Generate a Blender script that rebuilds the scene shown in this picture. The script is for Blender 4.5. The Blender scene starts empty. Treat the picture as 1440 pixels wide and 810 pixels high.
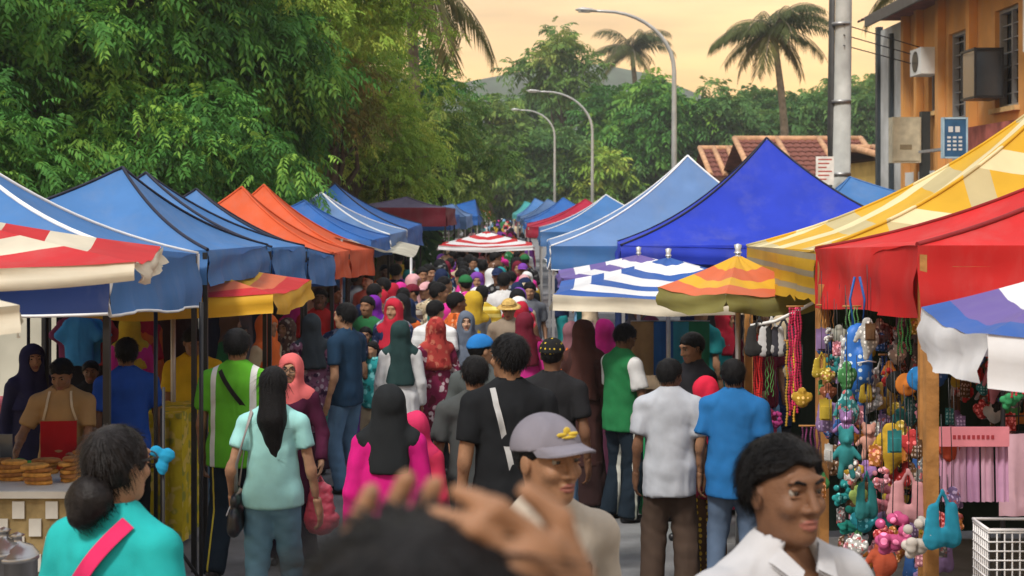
import bpy, math, random
import numpy as np
from mathutils import Vector, Matrix
random.seed(7); RNG = np.random.default_rng(7)
SC = bpy.context.scene
COL = SC.collection
R = math.radians
PI = math.pi

# ------------------------------------------------------------------ camera
FPX = 2000.0; CAMH = 2.68; HOR = 285.0          # focal length in photo pixels, camera height, horizon row (1440 x 810)
cam_d = bpy.data.cameras.new('camera'); cam = bpy.data.objects.new('camera', cam_d); COL.objects.link(cam)
cam.location = (0, 0, CAMH); cam.rotation_euler = (R(90), 0, 0)
cam_d.sensor_width = 36; cam_d.lens = 36 * FPX / 1440
cam_d.shift_y = -(405 - HOR) / 1440.0
cam_d.clip_start = 0.05; cam_d.clip_end = 5000
cam_d.dof.use_dof = True; cam_d.dof.focus_distance = 8.0; cam_d.dof.aperture_fstop = 5.6
SC.camera = cam

# ------------------------------------------------------------------ sky and sun
SUN_EL, SUN_AZ = R(52), R(214)
w = bpy.data.worlds.new('World'); SC.world = w; w.use_nodes = True
nt = w.node_tree; nt.nodes.clear(); N = nt.nodes; L = nt.links
def nd(t, **k):
    n = N.new(t)
    for a, b in k.items(): setattr(n, a, b)
    return n
out = nd('ShaderNodeOutputWorld'); bg = nd('ShaderNodeBackground'); L.new(bg.outputs[0], out.inputs[0])
sky = nd('ShaderNodeTexSky', sky_type='NISHITA'); sky.sun_disc = False; sky.sun_elevation = SUN_EL; sky.sun_rotation = SUN_AZ
sky.air_density = 1.4; sky.dust_density = 3.0
skm = nd('ShaderNodeVectorMath', operation='SCALE'); skm.inputs['Scale'].default_value = 0.10; L.new(sky.outputs[0], skm.inputs[0])
tc = nd('ShaderNodeTexCoord'); sep = nd('ShaderNodeSeparateXYZ'); L.new(tc.outputs['Generated'], sep.inputs[0])
ramp = nd('ShaderNodeValToRGB'); L.new(sep.outputs['Z'], ramp.inputs[0])   # evening cloud deck: warm low down, white to bluish overhead
el = ramp.color_ramp.elements
el[0].position = 0.0; el[0].color = (1.15, .6, .15, 1)
el[1].position = 1.0; el[1].color = (.7, .74, .82, 1)
for p, c in ((.05, (1.12, .6, .14, 1)), (.1, (.88, .51, .17, 1)), (.16, (.7, .48, .25, 1)), (.28, (.6, .52, .42, 1)), (.5, (.66, .65, .63, 1))):
    e = el.new(p); e.color = c
mp = nd('ShaderNodeMapping'); mp.inputs['Scale'].default_value = (4, 4, 26); L.new(tc.outputs['Generated'], mp.inputs[0])
nz = nd('ShaderNodeTexNoise'); nz.inputs['Scale'].default_value = 1.6; nz.inputs['Detail'].default_value = 5; L.new(mp.outputs[0], nz.inputs['Vector'])
nr = nd('ShaderNodeMapRange'); nr.inputs[1].default_value = .3; nr.inputs[2].default_value = .7; nr.inputs[3].default_value = .7; nr.inputs[4].default_value = 1.3
L.new(nz.outputs['Fac'], nr.inputs[0])
cm = nd('ShaderNodeVectorMath', operation='SCALE'); L.new(ramp.outputs[0], cm.inputs[0]); L.new(nr.outputs[0], cm.inputs['Scale'])
mx = nd('ShaderNodeMix', data_type='RGBA'); mx.inputs[0].default_value = .9
gd = Vector((.26, 1, .05)).normalized()                                   # afterglow where the evening sun stands behind the cloud, ahead to the right
dt = nd('ShaderNodeVectorMath', operation='DOT_PRODUCT'); nrm_ = nd('ShaderNodeVectorMath', operation='NORMALIZE'); L.new(tc.outputs['Generated'], nrm_.inputs[0]); L.new(nrm_.outputs[0], dt.inputs[0]); dt.inputs[1].default_value = gd
pw = nd('ShaderNodeMath', operation='POWER'); mxm = nd('ShaderNodeMath', operation='MAXIMUM'); mxm.inputs[1].default_value = 0; L.new(dt.outputs['Value'], mxm.inputs[0]); L.new(mxm.outputs[0], pw.inputs[0]); pw.inputs[1].default_value = 45
gl = nd('ShaderNodeVectorMath', operation='SCALE'); gl.inputs[0].default_value = (.26, .13, .02); L.new(pw.outputs[0], gl.inputs['Scale'])
ad = nd('ShaderNodeVectorMath', operation='ADD'); L.new(cm.outputs[0], ad.inputs[0]); L.new(gl.outputs[0], ad.inputs[1])
L.new(skm.outputs[0], mx.inputs[6]); L.new(ad.outputs[0], mx.inputs[7]); L.new(mx.outputs[2], bg.inputs[0])
bg.inputs[1].default_value = 1.0
sun_d = bpy.data.lights.new('sun', 'SUN'); sun_d.energy = 2.2; sun_d.angle = R(10); sun_d.color = (1, .95, .87)
sun = bpy.data.objects.new('sun', sun_d); COL.objects.link(sun)
sdir = Vector((math.sin(SUN_AZ) * math.cos(SUN_EL), math.cos(SUN_AZ) * math.cos(SUN_EL), math.sin(SUN_EL)))   # towards the sun
sun.rotation_euler = sdir.to_track_quat('Z', 'Y').to_euler(); sun.location = (0, 0, 60)
SC.view_settings.view_transform = 'Standard'; SC.view_settings.look = 'None'; SC.view_settings.gamma = 1; SC.view_settings.exposure = 0.72
SC.render.engine = 'CYCLES'
SC.cycles.use_denoising = True
SC.cycles.max_bounces = 6; SC.cycles.diffuse_bounces = 3; SC.cycles.glossy_bounces = 2; SC.cycles.transmission_bounces = 4
SC.cycles.transparent_max_bounces = 8; SC.cycles.volume_bounces = 0; SC.cycles.caustics_reflective = False; SC.cycles.caustics_refractive = False
SC.cycles.volume_step_rate = 5.0

# ------------------------------------------------------------------ helpers
def gz(y):                      # the street falls gently away from the camera, then runs level
    return .054 * max(0.0, 12.0 - y) + .05 * max(0.0, 4.0 - y)
def W(px, py, d):               # photo pixel at a distance in metres -> world point
    return Vector(((px - 720) * d / FPX, d, CAMH - (py - HOR) * d / FPX))

def tag(o, label=None, cat=None, group=None, kind=None):
    if label: o['label'] = label
    if cat: o['category'] = cat
    if group: o['group'] = group
    if kind: o['kind'] = kind
    return o
def empty(name, loc=(0, 0, 0), rz=0.0, label=None, cat=None, group=None):
    o = bpy.data.objects.new(name, None); COL.objects.link(o); o.location = loc; o.rotation_euler = (0, 0, rz); o.empty_display_size = .2
    return tag(o, label, cat, group)
def link(name, me, mat=None, parent=None, loc=None, own=False):
    o = bpy.data.objects.new(name, me); COL.objects.link(o)
    if mat is not None:
        if own:
            if not me.materials: me.materials.append(None)
            o.material_slots[0].link = 'OBJECT'; o.material_slots[0].material = mat
        elif not me.materials:
            for m in (mat if isinstance(mat, (list, tuple)) else [mat]): me.materials.append(m)
    if parent is not None: o.parent = parent
    if loc is not None: o.location = loc
    return o
def np_mesh(name, V, F, smooth=True, mats=None, midx=None):
    me = bpy.data.meshes.new(name)
    V = np.asarray(V, np.float32); F = np.asarray(F, np.int32)
    nv, nf, k = len(V), len(F), F.shape[1] if len(F) else 4
    me.vertices.add(nv); me.vertices.foreach_set('co', V.ravel())
    me.loops.add(nf * k); me.loops.foreach_set('vertex_index', F.ravel())
    me.polygons.add(nf); me.polygons.foreach_set('loop_start', np.arange(0, nf * k, k, dtype=np.int32))
    try: me.polygons.foreach_set('loop_total', np.full(nf, k, np.int32))
    except Exception: pass
    if smooth: me.polygons.foreach_set('use_smooth', np.ones(nf, bool))
    if mats:
        for m in mats: me.materials.append(m)
    if midx is not None: me.polygons.foreach_set('material_index', np.asarray(midx, np.int32))
    me.update(); me.validate()
    return me

class MB:                       # collects boxes, tubes, grids into one mesh
    def __init__(s): s.v = []; s.f = []; s.m = []; s.sm = []
    def add(s, vs, fs, mi=0, smooth=False):
        b = len(s.v); s.v += [tuple(v) for v in vs]
        for f in fs: s.f.append(tuple(i + b for i in f)); s.m.append(mi); s.sm.append(smooth)
        return s
    def box(s, lo, hi, mi=0, M=None):
        x0, y0, z0 = lo; x1, y1, z1 = hi
        vs = [Vector(p) for p in ((x0,y0,z0),(x1,y0,z0),(x1,y1,z0),(x0,y1,z0),(x0,y0,z1),(x1,y0,z1),(x1,y1,z1),(x0,y1,z1))]
        if M is not None: vs = [M @ v for v in vs]
        return s.add(vs, [(3,2,1,0),(4,5,6,7),(0,1,5,4),(1,2,6,5),(2,3,7,6),(3,0,4,7)], mi)
    def tube(s, pts, rad, n=8, mi=0, cap=True, flat=1.0):
        pts = [Vector(p) for p in pts]; m = len(pts)
        rad = [rad] * m if not hasattr(rad, '__len__') else list(rad)
        vs = []; up = Vector((0, 0, 1))
        for i, p in enumerate(pts):
            t = (pts[min(i + 1, m - 1)] - pts[max(i - 1, 0)]).normalized()
            a = t.cross(up)
            if a.length < 1e-3: a = t.cross(Vector((1, 0, 0)))
            a.normalize(); b = a.cross(t)
            for k in range(n):
                an = 2 * PI * k / n
                vs.append(p + (a * math.cos(an) + b * math.sin(an) * flat) * rad[i])
        fs = [(i*n+k, i*n+(k+1) % n, (i+1)*n+(k+1) % n, (i+1)*n+k) for i in range(m-1) for k in range(n)]
        s.add(vs, fs, mi, True)
        if cap:
            b = len(s.v) - m*n
            s.f.append(tuple(b + k for k in range(n))[::-1]); s.m.append(mi); s.sm.append(False)
            s.f.append(tuple(b + (m-1)*n + k for k in range(n))); s.m.append(mi); s.sm.append(False)
        return s
    def lathe(s, prof, c=(0,0,0), n=16, mi=0, smooth=True, M=None):
        vs = []
        for r, z in prof:
            for k in range(n):
                v = Vector((r*math.cos(2*PI*k/n), r*math.sin(2*PI*k/n), z))
                if M is not None: v = M @ v
                vs.append(v + Vector(c))
        m = len(prof)
        return s.add(vs, [(i*n+k, i*n+(k+1) % n, (i+1)*n+(k+1) % n, (i+1)*n+k) for i in range(m-1) for k in range(n)], mi, smooth)
    def grid(s, P, mi=0, smooth=True):   # P[i][j] points
        a, b = len(P), len(P[0])
        return s.add([p for r in P for p in r], [(i*b+j, i*b+j+1, (i+1)*b+j+1, (i+1)*b+j) for i in range(a-1) for j in range(b-1)],
                     mi, smooth)
    def mesh(s, name, mats=None):
        me = bpy.data.meshes.new(name); me.from_pydata([tuple(v) for v in s.v], [], s.f)
        if mats is not None:
            for m in (mats if isinstance(mats, (list, tuple)) else [mats]): me.materials.append(m)
        me.polygons.foreach_set('material_index', s.m); me.polygons.foreach_set('use_smooth', s.sm); me.update()
        return me
    def build(s, name, mats, parent=None, loc=None):
        return link(name, s.mesh(name, mats), None, parent, loc)

# ------------------------------------------------------------------ materials
MC = {}
def mat(name, col, rough=.7, spec=.3, metal=0, var=.18, vscale=6.0, bump=0.0, bscale=40.0, trans=0.0, pattern=None, coat=0, sheen=0, alpha=1.0, emit=None, fold=None, sss=0.0, dirt=0.0):
    key = (name, tuple(col), rough, spec, metal, var, vscale, bump, bscale, trans, str(pattern), coat, sheen, alpha, emit, fold, sss, dirt)
    if key in MC: return MC[key]
    m = bpy.data.materials.new(name); m.use_nodes = True
    t = m.node_tree; n = t.nodes; l = t.links
    b = n['Principled BSDF']; o = n['Material Output']
    b.inputs['Roughness'].default_value = rough; b.inputs['Specular IOR Level'].default_value = spec; b.inputs['Metallic'].default_value = metal
    if coat: b.inputs['Coat Weight'].default_value = coat
    if sheen: b.inputs['Sheen Weight'].default_value = sheen
    c = n.new('ShaderNodeTexCoord'); co = c.outputs['Object']
    src = None
    if pattern:
        src = PATTERNS[pattern[0]](n, l, co, col, *pattern[1:])
    if var:
        z = n.new('ShaderNodeTexNoise'); z.inputs['Scale'].default_value = vscale; z.inputs['Detail'].default_value = 4; l.new(co, z.inputs['Vector'])
        r = n.new('ShaderNodeMapRange'); r.inputs[1].default_value = .3; r.inputs[2].default_value = .7; r.inputs[3].default_value = 1 - var; r.inputs[4].default_value = 1 + var
        l.new(z.outputs['Fac'], r.inputs[0])
        s = n.new('ShaderNodeVectorMath'); s.operation = 'SCALE'; l.new(r.outputs[0], s.inputs['Scale'])
        if src is None: s.inputs[0].default_value = col[:3]
        else: l.new(src, s.inputs[0])
        src = s.outputs[0]
    if dirt:            # weathering: streaky paler and greyer patches
        mp_ = n.new('ShaderNodeMapping'); mp_.inputs['Scale'].default_value = (2.2, 2.2, .7); l.new(co, mp_.inputs[0])
        z = n.new('ShaderNodeTexNoise'); z.inputs['Scale'].default_value = 1.3; z.inputs['Detail'].default_value = 8; z.inputs['Roughness'].default_value = .7; l.new(mp_.outputs[0], z.inputs['Vector'])
        r = n.new('ShaderNodeMapRange'); r.inputs[1].default_value = .48; r.inputs[2].default_value = .75; r.inputs[4].default_value = dirt; l.new(z.outputs['Fac'], r.inputs[0])
        src = _mix(n, l, r.outputs[0], src if src is not None else tuple(col), (.3, .29, .27))
    if sss: b.inputs['Subsurface Weight'].default_value = sss; b.inputs['Subsurface Radius'].default_value = (.012, .005, .003); b.inputs['Subsurface Scale'].default_value = 1.0
    if src is None: b.inputs['Base Color'].default_value = (*col[:3], 1)
    else: l.new(src, b.inputs['Base Color'])
    if bump:
        z = n.new('ShaderNodeTexNoise'); z.inputs['Scale'].default_value = bscale; z.inputs['Detail'].default_value = 5; l.new(co, z.inputs['Vector'])
        bp = n.new('ShaderNodeBump'); bp.inputs['Strength'].default_value = bump; bp.inputs['Distance'].default_value = .02; l.new(z.outputs['Fac'], bp.inputs['Height']); l.new(bp.outputs[0], b.inputs['Normal'])
        if fold:        # creases: stretched, warped ridges
            fs_, fd_, fz_ = fold; mp_ = n.new('ShaderNodeMapping'); mp_.inputs['Scale'].default_value = (1, 1, fz_); mp_.inputs['Rotation'].default_value = (.35, .25, .4); l.new(co, mp_.inputs[0])
            z2 = n.new('ShaderNodeTexNoise'); z2.noise_type = 'RIDGED_MULTIFRACTAL'; z2.normalize = False; z2.inputs['Scale'].default_value = fs_; z2.inputs['Detail'].default_value = 1.6; z2.inputs['Roughness'].default_value = .45; z2.inputs['Distortion'].default_value = .5; l.new(mp_.outputs[0], z2.inputs['Vector'])
            b2 = n.new('ShaderNodeBump'); b2.inputs['Strength'].default_value = 1.0; b2.inputs['Distance'].default_value = fd_; l.new(z2.outputs['Fac'], b2.inputs['Height']); l.new(b2.outputs[0], bp.inputs['Normal'])
    if trans:
        tr = n.new('ShaderNodeBsdfTranslucent'); mxs = n.new('ShaderNodeMixShader'); mxs.inputs[0].default_value = trans
        if src is None: tr.inputs[0].default_value = (*col[:3], 1)
        else: l.new(src, tr.inputs[0])
        l.new(b.outputs[0], mxs.inputs[1]); l.new(tr.outputs[0], mxs.inputs[2]); l.new(mxs.outputs[0], o.inputs[0])
    if alpha < 1: b.inputs['Alpha'].default_value = alpha
    if emit: b.inputs['Emission Color'].default_value = (*col[:3], 1); b.inputs['Emission Strength'].default_value = emit
    MC[key] = m
    return m
def _mix(n, l, fac, a, b):
    x = n.new('ShaderNodeMix'); x.data_type = 'RGBA'
    l.new(fac, x.inputs[0])
    for k, v in ((6, a), (7, b)):
        if isinstance(v, (tuple, list)): x.inputs[k].default_value = (*v[:3], 1)
        else: l.new(v, x.inputs[k])
    return x.outputs[2]
def _ramp(n, l, val, lo, hi):
    r = n.new('ShaderNodeMapRange'); r.inputs[1].default_value = lo; r.inputs[2].default_value = hi; l.new(val, r.inputs[0]); return r.outputs[0]
def p_floral(n, l, co, col, c2, c3, scale=22.0):
    v = n.new('ShaderNodeTexVoronoi'); v.inputs['Scale'].default_value = scale; l.new(co, v.inputs['Vector'])
    a = _mix(n, l, _ramp(n, l, v.outputs['Distance'], .42, .34), col, c2)
    z = n.new('ShaderNodeTexNoise'); z.inputs['Scale'].default_value = scale * .9; l.new(co, z.inputs['Vector'])
    return _mix(n, l, _ramp(n, l, z.outputs['Fac'], .55, .6), a, c3)
def p_bands(n, l, co, col, axis, edges, c2):          # colour c2 where |coordinate| lies between the edges
    s = n.new('ShaderNodeSeparateXYZ'); l.new(co, s.inputs[0])
    a = n.new('ShaderNodeMath'); a.operation = 'ABSOLUTE'; l.new(s.outputs[axis], a.inputs[0])
    g = n.new('ShaderNodeMath'); g.operation = 'GREATER_THAN'; l.new(a.outputs[0], g.inputs[0]); g.inputs[1].default_value = edges[0]
    h = n.new('ShaderNodeMath'); h.operation = 'LESS_THAN'; l.new(a.outputs[0], h.inputs[0]); h.inputs[1].default_value = edges[1]
    m = n.new('ShaderNodeMath'); m.operation = 'MULTIPLY'; l.new(g.outputs[0], m.inputs[0]); l.new(h.outputs[0], m.inputs[1])
    return _mix(n, l, m.outputs[0], col, c2)
def p_dots(n, l, co, col, c2, scale=14.0, r=.3):
    v = n.new('ShaderNodeTexVoronoi'); v.inputs['Scale'].default_value = scale; v.inputs['Randomness'].default_value = .25; l.new(co, v.inputs['Vector'])
    return _mix(n, l, _ramp(n, l, v.outputs['Distance'], r + .04, r), col, c2)
def p_stripes(n, l, co, col, axis, scale, duty, c2):
    s = n.new('ShaderNodeSeparateXYZ'); l.new(co, s.inputs[0])
    m = n.new('ShaderNodeMath'); m.operation = 'MULTIPLY'; l.new(s.outputs[axis], m.inputs[0]); m.inputs[1].default_value = scale
    f = n.new('ShaderNodeMath'); f.operation = 'FRACT'; l.new(m.outputs[0], f.inputs[0])
    g = n.new('ShaderNodeMath'); g.operation = 'LESS_THAN'; l.new(f.outputs[0], g.inputs[0]); g.inputs[1].default_value = duty
    return _mix(n, l, g.outputs[0], col, c2)
def p_plaid(n, l, co, col, c2, c3, scale=1.0):
    a = p_stripes(n, l, co, col, 0, 1.6 * scale, .33, c2)
    s = n.new('ShaderNodeSeparateXYZ'); l.new(co, s.inputs[0])
    m = n.new('ShaderNodeMath'); m.operation = 'MULTIPLY'; l.new(s.outputs[1], m.inputs[0]); m.inputs[1].default_value = 2.2 * scale
    f = n.new('ShaderNodeMath'); f.operation = 'FRACT'; l.new(m.outputs[0], f.inputs[0])
    g = n.new('ShaderNodeMath'); g.operation = 'LESS_THAN'; l.new(f.outputs[0], g.inputs[0]); g.inputs[1].default_value = .28
    return _mix(n, l, g.outputs[0], a, c3)
PATTERNS = dict(floral=p_floral, bands=p_bands, dots=p_dots, stripes=p_stripes, plaid=p_plaid)
def cloth(name, col, var=.14, pattern=None, rough=.88): return mat(name, col, rough, .08, var=var, vscale=7, bump=.1, bscale=230, pattern=pattern, fold=(10, .02, .4))
def fabric(name, col, trans=.24, var=.12): return mat(name, col, .6, .2, var=var, vscale=2.2, bump=.15, bscale=9.0, trans=trans, fold=(1.9, .03, .6), dirt=.17)

# ------------------------------------------------------------------ distance-field bodies, meshed by surface nets
def vec(*a): return np.array(a, float)
def C_(a, b, ra, rb=None, k=.03, flat=None, flatend=False, sub=False):     # tapered capsule
    return dict(t='c', a=np.array(a, float), b=np.array(b, float), ra=ra, rb=ra if rb is None else rb, k=k, fl=flat, fe=flatend, sub=sub)
def E_(c, r, k=.03, M=None, sub=False):                                   # ellipsoid
    return dict(t='e', c=np.array(c, float), r=np.array(r, float), k=k, M=M, sub=sub)
def prim_bounds(p):
    if p['t'] == 'c':
        m = max(p['ra'], p['rb']) * (1.0 if p['fl'] is None else max(1.0, p['fl'][1]))
        return np.minimum(p['a'], p['b']) - m, np.maximum(p['a'], p['b']) + m
    m = p['r'] if p['M'] is None else np.full(3, p['r'].max())
    return p['c'] - m, p['c'] + m
def prim_eval(p, X, Y, Z):
    if p['t'] == 'c':
        a, b = p['a'], p['b']; ab = b - a; L2 = max(ab @ ab, 1e-9)
        dx, dy, dz = X - a[0], Y - a[1], Z - a[2]
        t = (dx*ab[0] + dy*ab[1] + dz*ab[2]) / L2
        tc_ = np.clip(t, 0, 1)
        qx, qy, qz = dx - tc_*ab[0], dy - tc_*ab[1], dz - tc_*ab[2]
        if p['fl'] is not None:
            n_, f_ = p['fl']; s_ = (qx*n_[0] + qy*n_[1] + qz*n_[2]) * (1/f_ - 1)
            qx, qy, qz = qx + s_*n_[0], qy + s_*n_[1], qz + s_*n_[2]
        d = np.sqrt(qx*qx + qy*qy + qz*qz) - (p['ra'] + (p['rb'] - p['ra'])*tc_)
        if p['fe']: d = np.maximum(d, (t - 1) * math.sqrt(L2))
        return d
    dx, dy, dz = X - p['c'][0], Y - p['c'][1], Z - p['c'][2]
    if p['M'] is not None:
        M = p['M']; dx, dy, dz = (M[0,0]*dx + M[1,0]*dy + M[2,0]*dz, M[0,1]*dx + M[1,1]*dy + M[2,1]*dz, M[0,2]*dx + M[1,2]*dy + M[2,2]*dz)
    r = p['r']
    k0 = np.sqrt((dx/r[0])**2 + (dy/r[1])**2 + (dz/r[2])**2); k1 = np.sqrt((dx/r[0]**2)**2 + (dy/r[1]**2)**2 + (dz/r[2]**2)**2) + 1e-6
    return k0 * (k0 - 1) / k1
def axis_coords(lo, hi, res, fine=None):
    if not fine: return np.arange(lo, hi + res, res)
    flo, fhi, fr = fine; a = [lo]
    while a[-1] < hi:
        x = a[-1]; a.append(x + (fr if flo <= x <= fhi else min(res, max(fr, flo - x)) if x < flo else res))
    return np.array(a)
def sdf_mesh(prims, res, fine=None, clips=(), wr=0.0, wseed=0, wk=(16, 16, 9), post=None, inflate=0.0, wtop=None):
    adds = [p for p in prims if not p['sub']]
    los = np.array([prim_bounds(p)[0] for p in adds]).min(0) - inflate - wr - 2.2*res
    his = np.array([prim_bounds(p)[1] for p in adds]).max(0) + inflate + wr + 2.2*res
    ax = [axis_coords(los[i], his[i], res, None if fine is None else (fine[0][i], fine[1][i], fine[2])) for i in range(3)]
    F = np.ones([len(a) for a in ax], np.float32)
    for p in prims:
        lo, hi = prim_bounds(p); mg = .05 + p['k'] + inflate + wr
        sl = []
        for i in range(3):
            i0 = max(0, np.searchsorted(ax[i], lo[i] - mg) - 1); i1 = min(len(ax[i]), np.searchsorted(ax[i], hi[i] + mg) + 1); sl.append(slice(i0, i1))
        if any(s.stop <= s.start for s in sl): continue
        X = ax[0][sl[0]][:, None, None]; Y = ax[1][sl[1]][None, :, None]; Z = ax[2][sl[2]][None, None, :]
        d = prim_eval(p, X, Y, Z); G = F[tuple(sl)]; k = p['k']
        if p['sub']:
            d = d - inflate
            h = np.maximum(k - np.abs(-d - G), 0) / k; F[tuple(sl)] = np.maximum(-d, G) + h*h*k*.25
        else:
            h = np.maximum(k - np.abs(d - G), 0) / k; F[tuple(sl)] = np.minimum(d, G) - h*h*k*.25
    F -= inflate
    X = ax[0][:, None, None]; Y = ax[1][None, :, None]; Z = ax[2][None, None, :]
    if wr:
        ph = np.random.default_rng(wseed).uniform(0, 6.28, 8)
        a1 = np.sin(wk[0]*X + 1.6*np.sin(6*Z + ph[0]) + wk[1]*.35*Y + ph[1]); a2 = np.sin(wk[2]*2.0*Z + 11*X*np.cos(ph[3]) + 9*Y*np.sin(ph[7]) + 1.5*np.sin(9*X + ph[4]))
        a3 = np.sin(wk[1]*Y + 9*np.cos(ph[2])*X + 8*Z + ph[5])
        F += (wr * (np.clip((wtop - Z)/.1, 0, 1) if wtop is not None else 1.0) * (.3 - 1.1*np.abs(a1)**.8 * (.6 + .4*a3) - .8*np.abs(a2) * (.5 + .5*np.sin(7*X + 6*Z + ph[6])) + .35*a3 - .55*np.abs(np.sin(wk[2]*3.7*Z + 31*X*np.sin(ph[1]) + 25*Y*np.cos(ph[4]) + 2.2*np.sin(13*X + 9*Z + ph[2])))**.7*(.5 + .5*np.sin(11*X - 8*Z + 7*Y + ph[3])))).astype(np.float32)
    for c in clips:                # (point, normal): keep the side the normal points to
        q, n_ = c; F = np.maximum(F, -((X - q[0])*n_[0] + (Y - q[1])*n_[1] + (Z - q[2])*n_[2]))
    if post is not None: F = post(F, X, Y, Z)
    return surface_nets(F, ax)
def surface_nets(F, ax):
    ins = F < 0; nx, ny, nz = F.shape
    cnt = np.zeros((nx-1, ny-1, nz-1), np.int8)
    for i in (0, 1):
        for j in (0, 1):
            for k in (0, 1): cnt += ins[i:nx-1+i, j:ny-1+j, k:nz-1+k]
    act = np.argwhere((cnt > 0) & (cnt < 8))
    if not len(act): return np.zeros((0, 3)), np.zeros((0, 4), int)
    idx = np.full((nx-1, ny-1, nz-1), -1, np.int32); idx[act[:, 0], act[:, 1], act[:, 2]] = np.arange(len(act))
    P = np.zeros((len(act), 3)); Cn = np.zeros(len(act))
    for a in range(3):
        b, c = [q for q in range(3) if q != a]
        for u in (0, 1):
            for v in (0, 1):
                i0 = act.copy(); i0[:, b] += u; i0[:, c] += v; i1 = i0.copy(); i1[:, a] += 1
                f0 = F[i0[:, 0], i0[:, 1], i0[:, 2]]; f1 = F[i1[:, 0], i1[:, 1], i1[:, 2]]
                m = (f0 < 0) != (f1 < 0)
                t = np.where(m, f0 / np.where(np.abs(f0 - f1) < 1e-9, 1, f0 - f1), 0)
                pt = np.zeros((len(act), 3))
                pt[:, a] = ax[a][i0[:, a]] + t * (ax[a][i1[:, a]] - ax[a][i0[:, a]]); pt[:, b] = ax[b][i0[:, b]]; pt[:, c] = ax[c][i0[:, c]]
                P += pt * m[:, None]; Cn += m
    P /= np.maximum(Cn, 1)[:, None]
    Q = []
    for a in range(3):
        b, c = (a + 1) % 3, (a + 2) % 3
        s0 = [slice(None)]*3; s1 = [slice(None)]*3
        s0[a] = slice(0, -1); s1[a] = slice(1, None)
        A = ins[tuple(s0)]; B = ins[tuple(s1)]
        for flip, M_ in ((False, A & ~B), (True, ~A & B)):
            e = np.argwhere(M_)
            ok = (e[:, b] > 0) & (e[:, c] > 0) & (e[:, b] < F.shape[b]-1) & (e[:, c] < F.shape[c]-1); e = e[ok]
            q = []
            for db, dc in ((-1, -1), (0, -1), (0, 0), (-1, 0)):
                z = e.copy(); z[:, b] += db; z[:, c] += dc; q.append(idx[z[:, 0], z[:, 1], z[:, 2]])
            q = np.stack(q, 1)
            Q.append(q[:, ::-1] if flip else q)
    return P, np.concatenate(Q)
def blob(name, prims, res, m, parent=None, loc=None, **kw):
    V, F = sdf_mesh(prims, res, **kw)
    return link(name, np_mesh(name, V, F), m, parent, loc)
# ------------------------------------------------------------------ people
SKIN = {}
def skin(tone):
    cols = dict(dark=(.16, .078, .043), brown=(.26, .135, .075), mid=(.36, .2, .12), fair=(.46, .28, .19))
    return mat('skin_' + tone, cols[tone], .55, .25, var=.16, vscale=22, bump=.14, bscale=160, sss=.12)
HAIR = mat('black_hair', (.006, .0055, .006), .5, .12, var=.5, vscale=60, bump=.5, bscale=170)
HAIRB = mat('brown_black_hair', (.035, .018, .012), .45, .45, var=.5, vscale=60, bump=.9, bscale=170)
EYEW = mat('eye_white', (.27, .24, .21), .25, .5, var=0); EYEB = mat('dark_iris', (.015, .008, .005), .15, .6, var=0)
LIP = mat('lips', (.24, .085, .065), .45, .35, var=.1, vscale=60)
BLACK = mat('black_plastic', (.012, .012, .014), .4, .4, var=.1)

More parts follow.
